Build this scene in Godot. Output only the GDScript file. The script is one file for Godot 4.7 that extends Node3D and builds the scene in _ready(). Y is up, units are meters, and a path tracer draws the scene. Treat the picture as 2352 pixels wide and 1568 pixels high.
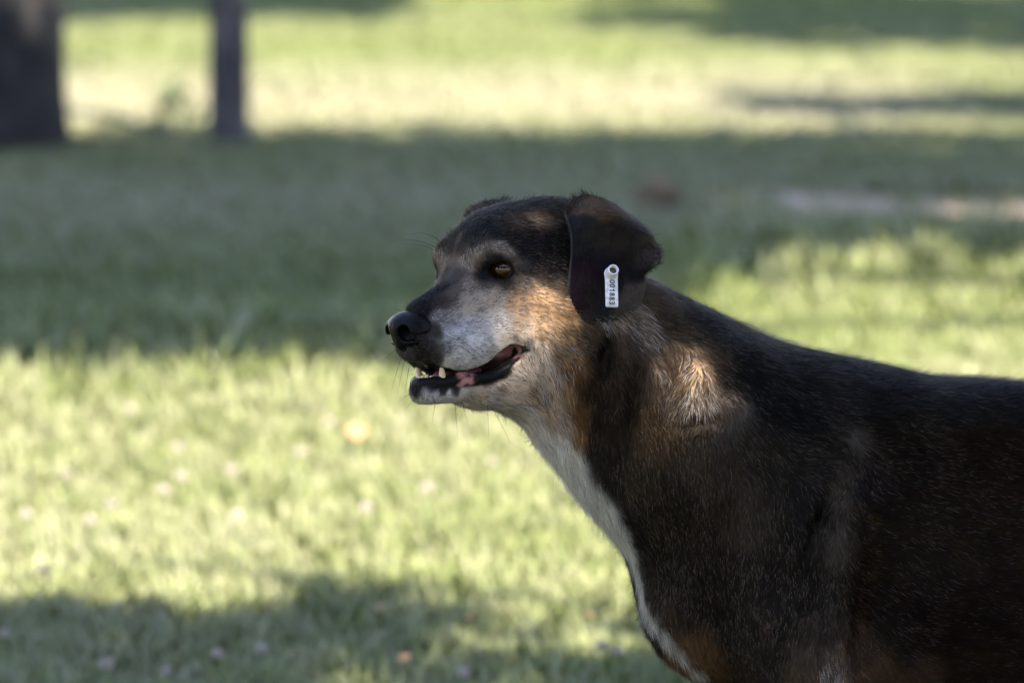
extends Node3D
# A brown and black dog with an ear tag standing in tree shade on a sunlit lawn.

const CLAY := false
const PITCH := 0.13553            # the camera looks down by this angle
const CAM_D := 444.07             # cm from the lens to the middle of the dog's plane
const PXCM := 0.03402             # cm per layout unit in the dog's plane
const PSI := 0.66323              # how far the head is turned
const THETA := 0.10472

var rng := RandomNumberGenerator.new()
var hA: Vector3
var hB: Vector3
var hC: Vector3
var hO := Vector3(-2.84, 5.585, 5.0)
var eS := Vector3(0.951, 0.0, -0.309)
var eT := Vector3(0.309, 0.0, 0.951)
var body_at := Vector3(10.0, 0.0, 0.0)
var up_w: Vector3
var dog_base := Vector3(0.24, 0.0, -0.06)
var cosp := cos(PITCH)
var sinp := sin(PITCH)

# ---------------------------------------------------------------- frames
func to_world(p: Vector3) -> Vector3:      # layout (cm) -> world (m)
	return Vector3(p.x, 60.0 + p.y * cosp + p.z * sinp, -p.y * sinp + p.z * cosp) * 0.01
func dir_world(p: Vector3) -> Vector3:
	return Vector3(p.x, p.y * cosp + p.z * sinp, -p.y * sinp + p.z * cosp)
func from_world(q: Vector3) -> Vector3:
	var x := q * 100.0
	x.y -= 60.0
	return Vector3(x.x, x.y * cosp - x.z * sinp, x.y * sinp + x.z * cosp)
func H(a: float, b: float, c: float) -> Vector3:
	return hO + hA * a + hB * b + hC * c
func to_head(p: Vector3) -> Vector3:
	var q := p - hO
	return Vector3(q.dot(hA), q.dot(hB), q.dot(hC))
func S(s: float, v: float, t: float) -> Vector3:
	return body_at + eS * s + eT * t + Vector3(0, v, 0)
func G(s: float, height: float, t: float) -> Vector3:   # body frame, by height over the ground in cm
	var q := body_at + eS * s + eT * t
	return Vector3(q.x, (height - 60.0) * cosp - q.z * sinp, (height - 60.0) * sinp + q.z * cosp)

# ---------------------------------------------------------------- signed distance shapes
var q_type := PackedInt32Array()
var q_sign := PackedInt32Array()
var q_k := PackedFloat32Array()
var q_a := PackedVector3Array()
var q_b := PackedVector3Array()
var q_r := PackedVector3Array()
var q_ra := PackedFloat32Array()
var q_rb := PackedFloat32Array()
var q_x := PackedVector3Array()
var q_y := PackedVector3Array()
var q_z := PackedVector3Array()
var q_bc := PackedVector3Array()
var q_br := PackedFloat32Array()
var mouth_poly := PackedVector2Array()

func put_prim(type: int, sgn: int, k: float, a: Vector3, b: Vector3, r: Vector3, ra: float, rb: float, bs: Basis, bc: Vector3, br: float) -> void:
	q_type.append(type); q_sign.append(sgn); q_k.append(k); q_a.append(a); q_b.append(b); q_r.append(r)
	q_ra.append(ra); q_rb.append(rb); q_x.append(bs.x); q_y.append(bs.y); q_z.append(bs.z); q_bc.append(bc); q_br.append(br)
func ell(c: Vector3, r: Vector3, bs: Basis, k: float, sgn := 1) -> void:
	put_prim(0, sgn, k, c, c, r, 0, 0, bs, c, maxf(r.x, maxf(r.y, r.z)))
func cone(a: Vector3, b: Vector3, ra: float, rb: float, k: float, sgn := 1) -> void:
	put_prim(1, sgn, k, a, b, Vector3.ONE, ra, rb, Basis(), (a + b) * 0.5, (a - b).length() * 0.5 + maxf(ra, rb))
func clear_prims() -> void:
	q_type = PackedInt32Array(); q_sign = PackedInt32Array(); q_k = PackedFloat32Array()
	q_a = PackedVector3Array(); q_b = PackedVector3Array(); q_r = PackedVector3Array()
	q_ra = PackedFloat32Array(); q_rb = PackedFloat32Array()
	q_x = PackedVector3Array(); q_y = PackedVector3Array(); q_z = PackedVector3Array()
	q_bc = PackedVector3Array(); q_br = PackedFloat32Array()

func poly_d(p: Vector2) -> float:
	var n := mouth_poly.size()
	var d := 1e9
	var s := 1.0
	var j := n - 1
	for i in n:
		var e := mouth_poly[j] - mouth_poly[i]
		var w := p - mouth_poly[i]
		var b := w - e * clampf(w.dot(e) / e.dot(e), 0.0, 1.0)
		d = minf(d, b.dot(b))
		var c1 := p.y >= mouth_poly[i].y
		var c2 := p.y < mouth_poly[j].y
		var c3 := e.x * w.y > e.y * w.x
		if (c1 and c2 and c3) or (not c1 and not c2 and not c3):
			s = -s
		j = i
	return s * sqrt(d)

func sdf(p: Vector3) -> float:
	var d := 100.0
	var n := q_type.size()
	for i in n:
		var k := q_k[i]
		var bd := p.distance_to(q_bc[i]) - q_br[i]
		var union := q_sign[i] > 0
		if union:
			if bd > d + k:
				continue
		elif bd > k - d:
			continue
		var di: float
		var ty := q_type[i]
		if ty == 0:
			var q := p - q_a[i]
			var r := q_r[i]
			var l := Vector3(q.dot(q_x[i]), q.dot(q_y[i]), q.dot(q_z[i])) / r
			var k0 := l.length()
			if k0 < 0.05:
				di = -minf(r.x, minf(r.y, r.z))
			else:
				di = k0 * (k0 - 1.0) / (l / r).length()
		elif ty == 1:
			var a := q_a[i]
			var ab := q_b[i] - a
			var t := clampf((p - a).dot(ab) / ab.length_squared(), 0.0, 1.0)
			di = p.distance_to(a + ab * t) - lerpf(q_ra[i], q_rb[i], t)
		else:
			var h := to_head(p)
			di = maxf(poly_d(Vector2(h.x, h.y)), absf(h.z) - 6.0)
		if union:
			var hh := maxf(k - absf(d - di), 0.0) / k
			d = minf(d, di) - hh * hh * k * 0.25
		else:
			var hh := maxf(k - absf(d + di), 0.0) / k
			d = maxf(d, -di) + hh * hh * k * 0.25
	return d

# surface nets; cells inside «hole» are left out. Returns [vertices, triangle indices]
func nets(lo: Vector3, hi: Vector3, h: float, hole: AABB = AABB()) -> Array:
	var B := 6
	var nb := Vector3i(((hi - lo) / (h * B)).ceil())
	var nx := nb.x * B + 1
	var ny := nb.y * B + 1
	var nz := nb.z * B + 1
	var f := PackedFloat32Array()
	f.resize(nx * ny * nz)
	f.fill(1e9)
	var blocks: Array[Vector3i] = []
	var reach := h * B * 0.8661 * 1.5 + h
	for bz in nb.z:
		for by in nb.y:
			for bx in nb.x:
				var c := lo + Vector3(bx + 0.5, by + 0.5, bz + 0.5) * (h * B)
				if hole.size.x > 0.0 and hole.grow(-h * B).has_point(c):
					continue
				if absf(sdf(c)) < reach:
					blocks.append(Vector3i(bx, by, bz))
	for b in blocks:
		for k in B + 1:
			for j in B + 1:
				for i in B + 1:
					var x := b.x * B + i
					var y := b.y * B + j
					var z := b.z * B + k
					var at := (z * ny + y) * nx + x
					if f[at] > 1e8:
						f[at] = sdf(lo + Vector3(x, y, z) * h)
	var vid := {}
	var vs := PackedVector3Array()
	var sx := 1
	var sy := nx
	var sz := nx * ny
	var off := [0, sx, sy, sx + sy, sz, sx + sz, sy + sz, sx + sy + sz]
	var pos := [Vector3(0, 0, 0), Vector3(1, 0, 0), Vector3(0, 1, 0), Vector3(1, 1, 0), Vector3(0, 0, 1), Vector3(1, 0, 1), Vector3(0, 1, 1), Vector3(1, 1, 1)]
	var edges := [[0, 1], [2, 3], [4, 5], [6, 7], [0, 2], [1, 3], [4, 6], [5, 7], [0, 4], [1, 5], [2, 6], [3, 7]]
	var cells := PackedInt32Array()
	var val := PackedFloat32Array()
	val.resize(8)
	for b in blocks:
		for k in B:
			for j in B:
				for i in B:
					var x := b.x * B + i
					var y := b.y * B + j
					var z := b.z * B + k
					var at := (z * ny + y) * nx + x
					var neg := 0
					for m in 8:
						val[m] = f[at + off[m]]
						if val[m] < 0.0:
							neg += 1
					if neg == 0 or neg == 8:
						continue
					if hole.size.x > 0.0 and hole.has_point(lo + Vector3(x + 0.5, y + 0.5, z + 0.5) * h):
						continue
					var sum := Vector3.ZERO
					var cnt := 0
					for e in edges:
						var va: float = val[e[0]]
						var vb: float = val[e[1]]
						if (va < 0.0) != (vb < 0.0):
							sum += (pos[e[0]] as Vector3).lerp(pos[e[1]], va / (va - vb))
							cnt += 1
					vid[at] = vs.size()
					vs.append(lo + (Vector3(x, y, z) + sum / cnt) * h)
					cells.append(at)
	var tri := PackedInt32Array()
	var st := [sx, sy, sz]
	for at in cells:
		for ax in 3:
			var s0: int = st[ax]
			var s1: int = st[(ax + 1) % 3]
			var s2: int = st[(ax + 2) % 3]
			var va := f[at]
			var vb := f[at + s0]
			if (va < 0.0) == (vb < 0.0):
				continue
			var c1 = vid.get(at - s1)
			var c2 = vid.get(at - s2)
			var c3 = vid.get(at - s1 - s2)
			if c1 == null or c2 == null or c3 == null:
				continue
			var c0: int = vid[at]
			if va < 0.0:
				tri.append_array([c0, c3, c1, c0, c2, c3])
			else:
				tri.append_array([c0, c1, c3, c0, c3, c2])
	return [vs, tri]

func normals_of(vs: PackedVector3Array, tri: PackedInt32Array) -> PackedVector3Array:
	var nn := PackedVector3Array()
	nn.resize(vs.size())
	for t in range(0, tri.size(), 3):
		var a := tri[t]
		var b := tri[t + 1]
		var c := tri[t + 2]
		var n := (vs[c] - vs[a]).cross(vs[b] - vs[a])   # front faces run clockwise
		nn[a] += n
		nn[b] += n
		nn[c] += n
	for i in nn.size():
		nn[i] = nn[i].normalized()
	return nn

func build_dog_shape() -> void:
	var hb := Basis(hA, hB, hC)
	# skull
	ell(H(-5.0, 0.55, 0), Vector3(6.2, 4.35, 5.0), hb, 1.0)
	ell(H(-8.0, 1.5, 0), Vector3(3.6, 3.2, 3.6), hb, 1.5)
	ell(H(-1.6, 0.5, 0), Vector3(3.4, 3.1, 3.5), hb, 2.0)
	for s in [-1.0, 1.0]:
		ell(H(0.2, 1.1, 2.55 * s), Vector3(1.5, 1.2, 1.45), hb, 1.2)
		ell(H(0.4, -1.6, 2.0 * s), Vector3(1.7, 1.4, 1.3), hb, 1.2)
		ell(H(-3.6, -3.0, 2.8 * s), Vector3(4.4, 4.3, 2.7), hb, 2.0)
	cone(H(0.3, -2.2, 0), H(5.15, -3.3, 0), 2.5, 1.7, 1.6)
	for s in [-1.0, 1.0]:
		cone(H(5.75, -5.05, 0.95 * s), H(3.8, -5.8, 1.3 * s), 1.5, 1.8, 1.0)
		cone(H(3.8, -5.8, 1.3 * s), H(2.0, -5.65, 1.65 * s), 1.8, 1.75, 1.0)
		cone(H(2.0, -5.65, 1.65 * s), H(-1.4, -4.3, 2.3 * s), 1.75, 1.75, 1.0)
		cone(H(5.75, -8.85, 0.55 * s), H(1.0, -8.95, 1.5 * s), 0.98, 1.15, 0.7)
		cone(H(1.0, -8.9, 1.5 * s), H(-4.0, -7.0, 2.6 * s), 1.15, 2.0, 0.9)
	ell(H(6.35, -5.15, 0), Vector3(1.35, 1.45, 1.5), hb, 0.6)
	cone(H(0.3, -9.4, 0), H(-6.0, -6.8, 0), 1.5, 4.8, 1.5)
	ell(H(-5.2, 3.6, -4.0), Vector3(2.6, 1.35, 1.3), hb, 0.8)      # root of the far ear
	# lids
	for s in [-1.0, 1.0]:
		ell(H(-0.6, -0.05, 2.75 * s), Vector3.ONE * 1.34, hb, 0.5)
	# neck
	cone(Vector3(4.2, -0.4, 1.0), Vector3(13.2, -7.2, 0.0), 6.8, 8.7, 2.5)
	cone(Vector3(13.2, -7.2, 0.0), Vector3(26.0, -13.0, -4.5), 8.7, 10.3, 3.0)
	cone(Vector3(9.0, 0.0, 0.4), Vector3(20.0, -7.0, -2.5), 5.2, 6.0, 1.5)
	cone(Vector3(7.3, -4.5, 0.7), Vector3(12.0, -10.2, 0.0), 6.1, 5.9, 1.2)
	# trunk
	var tb := Basis(eS, Vector3.UP, eT)
	ell(S(25.6, -17.0, 0), Vector3(25.7, 14.2, 10.5), tb, 4.0)
	ell(S(13, -9.5, 0), Vector3(11, 7.6, 5.0), tb, 4.0)
	ell(S(5.4, -20.3, 0), Vector3(4.8, 6.0, 5.0), tb, 2.5)
	for s in [-1.0, 1.0]:
		ell(S(12.6, -17, 5.8 * s), Vector3(7.5, 11.5, 4.4), tb, 2.4)
		cone(S(11.6, -23, 5.6 * s), S(15.5, -33, 6.5 * s), 4.5, 3.9, 3.0)
		cone(S(15.0, -33, 6.5 * s), G(13.0, 10.0, 6.6 * s), 3.7, 2.0, 2.0)
		cone(G(13.0, 10.0, 6.6 * s), G(12.0, 3.2, 6.6 * s), 2.0, 2.4, 1.5)
		cone(G(12.0, 3.0, 6.6 * s), G(9.0, 2.2, 6.6 * s), 2.6, 2.3, 1.5)
		# hind quarter, beyond the frame
		ell(S(60, -18, 6.0 * s), Vector3(10, 13, 5.5), tb, 4.0)
		cone(S(58, -27, 7.0 * s), G(54.0, 24.0, 7.5 * s), 6.0, 4.0, 3.0)
		cone(G(54.0, 24.0, 7.5 * s), G(65.0, 15.0, 7.5 * s), 3.6, 2.4, 2.0)
		cone(G(65.0, 15.0, 7.5 * s), G(62.0, 3.2, 7.5 * s), 2.2, 2.2, 1.5)
		cone(G(62.0, 3.0, 7.5 * s), G(58.5, 2.2, 7.5 * s), 2.6, 2.3, 1.5)
	ell(S(48, -14.5, 0), Vector3(22, 11.6, 9.0), tb, 4.0)
	cone(S(67, -9, 0), S(80, -20, 0), 3.2, 2.2, 2.0)
	cone(S(80, -20, 0), S(84, -34, 0), 2.2, 1.2, 2.0)
	# mouth opening, eye openings
	mouth_poly = PackedVector2Array([Vector2(9.5, -6.3), Vector2(7.1, -6.45), Vector2(6.2, -6.6), Vector2(5.4, -7.1), Vector2(4.5, -7.48), Vector2(3.6, -7.55), Vector2(2.7, -7.45), Vector2(1.8, -7.15), Vector2(0.95, -6.45), Vector2(0.1, -5.95), Vector2(-0.7, -5.95),
		Vector2(-0.95, -6.4), Vector2(-0.6, -7.0), Vector2(0.3, -7.55), Vector2(1.2, -7.85), Vector2(2.2, -7.95), Vector2(3.4, -7.75), Vector2(4.9, -7.85), Vector2(6.2, -7.9), Vector2(9.5, -7.8)])
	put_prim(2, -1, 0.3, Vector3.ZERO, Vector3.ZERO, Vector3.ONE, 0, 0, Basis(), H(3.5, -7, 0), 9.5)
	for s in [-1.0, 1.0]:
		var g: Vector3 = (hA * 0.72 + hC * (0.69 * s)).normalized()
		var side: Vector3 = g.cross(hB).normalized()
		var tilt: Vector3 = (side + hB * (0.16 * s)).normalized()
		ell(H(-0.6, -0.05, 2.75 * s) + g * 1.15 - hB * 0.02, Vector3(1.04, 0.72, 0.95), Basis(tilt, g.cross(tilt), g), 0.15, -1)
	# inside of the mouth and the dark roll of the lower lip
	ell(H(-1.0, -6.9, 0), Vector3(2.4, 1.3, 2.75), hb, 0.4)
	cone(H(4.6, -5.6, 0), H(0, -5.6, 0), 1.3, 1.9, 0.4)
	for s in [-1.0, 1.0]:
		lip(H(6.35, -8.1, 0.3 * s), H(5.7, -8.15, 1.2 * s), 0.33, 0.36)
		lip(H(5.7, -8.15, 1.2 * s), H(3.5, -8.15, 1.95 * s), 0.36, 0.44)
		lip(H(3.2, -8.2, 2.1 * s), H(1.6, -8.2, 2.65 * s), 0.38, 0.38)
		lip(H(1.6, -8.2, 2.65 * s), H(0.5, -7.9, 2.95 * s), 0.38, 0.36)
		lip(H(0.5, -7.9, 2.95 * s), H(-0.65, -7.25, 3.15 * s), 0.36, 0.32)
		lip(H(-0.65, -7.25, 3.15 * s), H(-1.1, -6.4, 3.15 * s), 0.32, 0.26)

var lips: Array = []
func lip(a: Vector3, b: Vector3, ra: float, rb: float) -> void:
	cone(a, b, ra, rb, 0.4)
	lips.append([a, b, maxf(ra, rb)])

func ray_at(X: float, Y: float, w: float) -> Vector3:
	var f := 1.0 - w / CAM_D
	return Vector3((X - 1176.0) * PXCM * f, (784.0 - Y) * PXCM * f, w)
func hit(X: float, Y: float) -> Vector3:       # the dog's skin under a layout point
	var w := 25.0
	for i in 60:
		var d := sdf(ray_at(X, Y, w))
		if d < 0.02:
			break
		w -= d * 0.7
		if w < -25.0:
			break
	return ray_at(X, Y, w)

func mesh_from(vs: PackedVector3Array, nn: PackedVector3Array, tri: PackedInt32Array, cols = null) -> ArrayMesh:
	var arr := []
	arr.resize(Mesh.ARRAY_MAX)
	arr[Mesh.ARRAY_VERTEX] = vs
	arr[Mesh.ARRAY_NORMAL] = nn
	if cols != null:
		arr[Mesh.ARRAY_COLOR] = cols
	arr[Mesh.ARRAY_INDEX] = tri
	var m := ArrayMesh.new()
	m.add_surface_from_arrays(Mesh.PRIMITIVE_TRIANGLES, arr)
	return m


# ---------------------------------------------------------------- coat: colour, grizzle, length and lie of the hair at points of the skin
const BLACK := Vector3(0.009, 0.0085, 0.0095)
const DARK := Vector3(0.03, 0.021, 0.015)
const WHITE := Vector3(0.74, 0.70, 0.64)
var k_at := PackedVector3Array()
var k_r := PackedFloat32Array()
var k_col := PackedVector3Array()
var k_misc := PackedVector3Array()      # grizzle, length, unused
var k_dir := PackedVector3Array()

func coat(X: float, Y: float, r: float, col: Vector3, grizzle: float, length: float, angle: float, fixed = null) -> void:
	var p: Vector3 = hit(X, Y) if fixed == null else fixed
	if p.z < -24.0:
		return
	k_at.append(p)
	k_r.append(r * PXCM)
	k_col.append(col)
	k_misc.append(Vector3(grizzle, length, 0))
	k_dir.append(Vector3(cos(deg_to_rad(angle)), sin(deg_to_rad(angle)), 0))

func V(r: float, g: float, b: float) -> Vector3:
	return Vector3(r, g, b)

func coat_head() -> void:
	# bridge of the nose, stop, forehead
	coat(960, 690, 16, BLACK, .06, .45, 35)
	coat(985, 668, 14, BLACK, .12, .48, 40)
	coat(1008, 645, 12, V(.02, .018, .02), .2, .4, 45)
	coat(1035, 612, 11, V(.10, .085, .075), .35, .5, 60)
	coat(1062, 588, 9, V(.16, .12, .095), .35, .5, 65)
	coat(1040, 625, 10, V(.05, .042, .04), .3, .45, 55)
	coat(1058, 570, 9, V(.03, .025, .024), .15, .6, 60)
	coat(1085, 532, 12, BLACK, .12, .6, 50)
	coat(1022, 582, 12, V(.20, .135, .085), .25, .6, 70)
	coat(1005, 592, 9, V(.14, .10, .075), .25, .6, 75)
	coat(1045, 552, 10, V(.07, .05, .038), .25, .6, 60)
	coat(1080, 500, 18, BLACK, .1, .7, 40)
	coat(1130, 482, 22, BLACK, .1, .8, 20)
	coat(1200, 470, 25, BLACK, .08, .8, 5)
	coat(1270, 478, 18, DARK, .1, .8, -10)
	coat(1120, 530, 18, BLACK, .15, .7, 30)
	coat(1160, 510, 16, V(.03, .025, .022), .2, .7, 15)
	# over and around the near eye
	coat(1150, 568, 9, V(0.192, 0.144, 0.112), .35, .6, 25)
	coat(1172, 582, 8, V(0.224, 0.168, 0.136), .35, .6, -15)
	coat(1125, 565, 9, V(0.128, 0.096, 0.072), .35, .55, 60)
	coat(1105, 585, 9, V(0.152, 0.112, 0.080), .35, .5, 75)
	coat(1092, 605, 8, V(0.144, 0.104, 0.080), .35, .45, 80)
	coat(1195, 605, 8, V(0.144, 0.112, 0.092), .35, .6, -20)
	coat(1125, 590, 7, V(0.040, 0.036, 0.036), .2, .4, 70)
	coat(1120, 622, 10, BLACK, 0.02, .32, 120)
	coat(1106, 632, 9, BLACK, 0.05, .32, 160)
	coat(1112, 612, 8, BLACK, 0.05, .32, 120)
	coat(1128, 642, 9, BLACK, 0.03, .32, -100)
	coat(1168, 641, 8, BLACK, 0.03, .32, -40)
	coat(1130, 600, 7, BLACK, 0.03, .32, 70)
	coat(1150, 645, 9, BLACK, 0.02, .32, -40)
	coat(1180, 628, 7, BLACK, 0.02, .32, -10)
	coat(1150, 595, 6, BLACK, 0.02, .2, 30)
	coat(1172, 603, 6, BLACK, 0.02, .25, 0)
	for k in 14:
		var an := TAU * k / 14.0
		coat(1144 + 36 * cos(an), 619 + 23 * sin(an), 8, BLACK, 0.03, .32, rad_to_deg(an))
	coat(1150, 664, 9, V(0.072, 0.060, 0.056), .35, .4, -10)
	coat(1115, 662, 10, V(0.080, 0.068, 0.060), .4, .4, -5)
	coat(1190, 652, 10, V(0.144, 0.104, 0.080), .35, .5, -5)
	coat(1085, 650, 12, V(0.120, 0.096, 0.084), .45, .4, 15)
	# temple
	coat(1220, 560, 26, V(.012, .011, .012), .13, .7, -10)
	coat(1255, 605, 22, V(.011, .010, .011), .12, .7, -10)
	coat(1195, 530, 16, V(.02, .016, .015), .22, .7, 10)
	coat(1235, 500, 14, V(.09, .065, .05), .4, .8, 0)
	coat(1275, 540, 14, BLACK, .15, .8, -15)
	coat(1212, 608, 12, V(.026, .022, .02), .35, .6, -5)
	coat(1280, 655, 10, V(.06, .045, .035), .2, .8, -10)
	coat(1240, 635, 10, V(.05, .038, .03), .35, .7, -5)
	# cheek
	coat(1210, 675, 14, V(0.312, 0.198, 0.122), .15, .7, 0)
	coat(1250, 688, 14, V(0.335, 0.205, 0.115), .1, .8, -8)
	coat(1240, 725, 16, V(0.343, 0.223, 0.135), .1, .8, -10)
	coat(1180, 695, 13, V(0.281, 0.180, 0.112), .2, .6, 5)
	coat(1195, 735, 14, V(0.359, 0.252, 0.172), .15, .6, 0)
	coat(1288, 715, 10, V(0.195, 0.112, 0.056), .15, .9, -15)
	coat(1285, 760, 12, V(0.242, 0.144, 0.076), .15, .9, -25)
	coat(1250, 770, 12, V(0.374, 0.252, 0.158), .15, .8, -30)
	# side of the muzzle
	coat(1010, 690, 12, V(.03, .026, .026), .35, .35, 15)
	coat(1045, 685, 14, V(.10, .08, .07), .45, .4, 12)
	coat(1080, 690, 14, V(0.258, 0.209, 0.173), .45, .4, 12)
	coat(1110, 712, 16, V(0.432, 0.373, 0.337), .35, .4, 10)
	coat(1145, 740, 18, V(0.518, 0.460, 0.432), .3, .4, 5)
	coat(1130, 690, 12, V(0.346, 0.274, 0.223), .4, .4, 10)
	coat(1025, 735, 12, V(.15, .135, .13), .5, .35, 10)
	coat(1060, 730, 14, V(0.346, 0.309, 0.295), .45, .4, 10)
	coat(1060, 780, 16, V(0.404, 0.373, 0.368), .35, .4, 0)
	coat(1105, 790, 15, V(0.489, 0.445, 0.424), .3, .4, -5)
	coat(1020, 795, 10, V(.12, .11, .11), .45, .4, -10)
	coat(1005, 760, 7, V(.03, .028, .028), .4, .3, 0)
	coat(995, 800, 9, V(.022, .021, .022), .35, .45, -45)
	coat(970, 815, 10, V(.013, .012, .013), .25, .45, -60)
	coat(942, 815, 7, V(.04, .038, .038), .45, .5, -80)
	coat(1000, 822, 6, V(.03, .028, .028), .4, .4, -55)
	coat(1050, 825, 12, V(0.432, 0.404, 0.388), .35, .45, -25)
	coat(1095, 825, 9, V(0.474, 0.432, 0.409), .3, .45, -15)
	coat(1160, 772, 8, V(0.317, 0.258, 0.215), .35, .4, -5)
	coat(1130, 805, 7, V(0.388, 0.329, 0.288), .3, .4, -20)
	coat(1190, 772, 6, V(0.072, 0.059, 0.051), .2, .35, -20)
	coat(1205, 760, 7, V(0.575, 0.474, 0.404), .2, .5, -15)
	coat(1218, 790, 6, V(0.229, 0.186, 0.158), .2, .5, -60)
	# lower jaw and throat
	coat(1235, 810, 10, V(0.618, 0.497, 0.403), .2, .8, -60)
	coat(1228, 850, 12, V(0.511, 0.403, 0.323), .25, .7, -40)
	coat(962, 893, 6, BLACK, .1, .35, -110)
	coat(985, 897, 5, BLACK, .15, .35, -95)
	coat(1015, 898, 5, BLACK, .15, .35, -80)
	coat(1045, 897, 5, V(0.034, 0.029, 0.029), .2, .35, -60)
	coat(985, 914, 7, V(0.349, 0.336, 0.323), .3, .45, -80)
	coat(1025, 918, 8, V(0.484, 0.457, 0.430), .3, .5, -50)
	coat(1075, 905, 7, V(0.430, 0.376, 0.336), .3, .5, -20)
	coat(1100, 893, 8, V(0.349, 0.269, 0.202), .25, .5, 0)
	coat(1160, 888, 9, V(0.511, 0.403, 0.316), .25, .7, -20)
	coat(1190, 880, 8, V(0.403, 0.323, 0.255), .25, .6, 0)
	coat(1150, 930, 14, V(0.564, 0.484, 0.444), .25, .9, -40)
	coat(1200, 955, 18, V(0.591, 0.511, 0.457), .25, 1.0, -45)
	coat(1250, 895, 18, V(0.484, 0.349, 0.249), .25, 1.1, -60)
	coat(1270, 955, 16, V(0.417, 0.289, 0.195), .25, 1.2, -60)
	coat(1240, 1000, 14, V(0.672, 0.605, 0.538), .15, 1.2, -60)

func coat_body() -> void:
	# white blaze down throat and chest
	for w in [[1262, 1025, 15], [1300, 1035, 14], [1295, 1080, 18], [1335, 1090, 15], [1330, 1120, 16], [1365, 1140, 14], [1362, 1165, 15], [1395, 1190, 12], [1400, 1215, 13], [1435, 1255, 8], [1456, 1290, 6], [1466, 1320, 5], [1468, 1345, 5], [1478, 1390, 6], [1502, 1430, 6], [1532, 1470, 7], [1564, 1505, 7], [1602, 1545, 7]]:
		coat(w[0], w[1], w[2], WHITE, .02, 1.4, -62)
	for w in [[1322, 1165], [1350, 1200], [1382, 1245], [1408, 1285], [1430, 1325], [1444, 1365], [1452, 1405], [1475, 1440], [1500, 1475]]:
		coat(w[0], w[1], 7, BLACK, .05, 1.2, -62)
	# ruff
	coat(1320, 850, 12, V(.19, .095, .04), .15, 1.3, -60)
	coat(1300, 800, 12, V(.26, .155, .08), .2, 1.0, -30)
	coat(1330, 945, 12, V(.17, .08, .03), .1, 1.3, -70)
	coat(1328, 1000, 9, V(.26, .125, .045), .05, 1.2, -80)
	coat(1305, 900, 11, V(.30, .175, .085), .15, 1.2, -65)
	coat(1345, 780, 11, V(.10, .062, .038), .2, 1.0, -40)
	coat(1392, 800, 11, V(.012, .009, .008), .05, 1.0, -60)
	coat(1375, 880, 20, V(.038, .023, .013), .12, 1.3, -70)
	coat(1400, 960, 24, V(.035, .022, .014), .12, 1.4, -80)
	coat(1395, 1050, 20, V(.022, .016, .012), .15, 1.4, -75)
	coat(1362, 1030, 8, BLACK, .08, 1.4, -70)
	coat(1405, 1120, 12, BLACK, .1, 1.3, -60)
	coat(1360, 1085, 8, BLACK, .1, 1.3, -65)
	coat(1448, 1190, 10, V(.016, .013, .012), .15, 1.3, -65)
	coat(1478, 1240, 10, BLACK, .15, 1.2, -70)
	coat(1490, 1300, 12, V(.02, .015, .012), .2, 1.2, -80)
	coat(1500, 1370, 12, V(.03, .02, .015), .25, 1.2, -80)
	coat(1480, 1000, 26, V(.045, .03, .018), .2, 1.4, -70)
	coat(1470, 1100, 24, V(.04, .028, .019), .25, 1.3, -70)
	# nape
	coat(1440, 720, 16, V(.19, .13, .088), .25, 1.3, -50)
	coat(1478, 765, 16, V(.17, .118, .08), .25, 1.3, -60)
	coat(1500, 680, 18, V(.08, .056, .038), .3, 1.2, -50)
	coat(1545, 665, 12, V(.02, .017, .015), .2, 1.1, -40)
	coat(1560, 745, 18, V(.045, .033, .023), .3, 1.2, -45)
	coat(1520, 815, 14, V(.13, .088, .058), .25, 1.3, -80)
	coat(1430, 790, 12, V(.09, .06, .04), .25, 1.3, -65)
	coat(1450, 840, 14, V(.05, .034, .022), .2, 1.3, -75)
	coat(1490, 880, 12, V(.05, .036, .025), .25, 1.3, -90)
	coat(1510, 860, 8, V(.20, .14, .095), .3, 1.3, -80)
	# pale fold on the neck
	coat(1605, 835, 14, V(0.150, 0.098, 0.060), .3, 1.4, -85)
	coat(1592, 880, 13, V(0.210, 0.143, 0.090), .35, 1.4, -85)
	coat(1605, 915, 12, V(0.225, 0.158, 0.105), .35, 1.4, -75)
	coat(1560, 880, 13, V(0.090, 0.061, 0.039), .3, 1.3, -98)
	coat(1555, 925, 13, V(0.112, 0.090, 0.075), .4, 1.4, -108)
	coat(1640, 930, 12, V(0.112, 0.086, 0.068), .35, 1.3, -68)
	coat(1695, 935, 12, V(0.098, 0.079, 0.068), .35, 1.3, -85)
	coat(1680, 980, 11, V(0.120, 0.101, 0.090), .4, 1.3, -100)
	coat(1645, 965, 8, V(0.015, 0.013, 0.011), .2, 1.2, -60)
	coat(1600, 985, 12, V(0.022, 0.017, 0.013), .2, 1.2, -100)
	coat(1650, 830, 16, V(0.022, 0.017, 0.013), .25, 1.2, -45)
	# back
	coat(1650, 745, 22, V(.014, .012, .012), .16, 1.2, -35)
	coat(1750, 805, 26, BLACK, .14, 1.3, -25)
	coat(1710, 870, 22, BLACK, .10, 1.2, -45)
	coat(1850, 850, 32, BLACK, .10, 1.4, -15)
	coat(2000, 880, 38, BLACK, .08, 1.4, -8)
	coat(2150, 900, 38, BLACK, .07, 1.4, -5)
	coat(2310, 890, 38, BLACK, .04, 1.4, 0)
	coat(1800, 950, 36, BLACK, .12, 1.3, -30)
	coat(1920, 940, 26, V(.016, .014, .014), .2, 1.4, -40)
	# shoulder and upper arm
	coat(1750, 1040, 34, V(0.028, 0.021, 0.015), .28, 1.3, -60)
	coat(1850, 1040, 26, V(0.026, 0.020, 0.016), .28, 1.3, -5)
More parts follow.
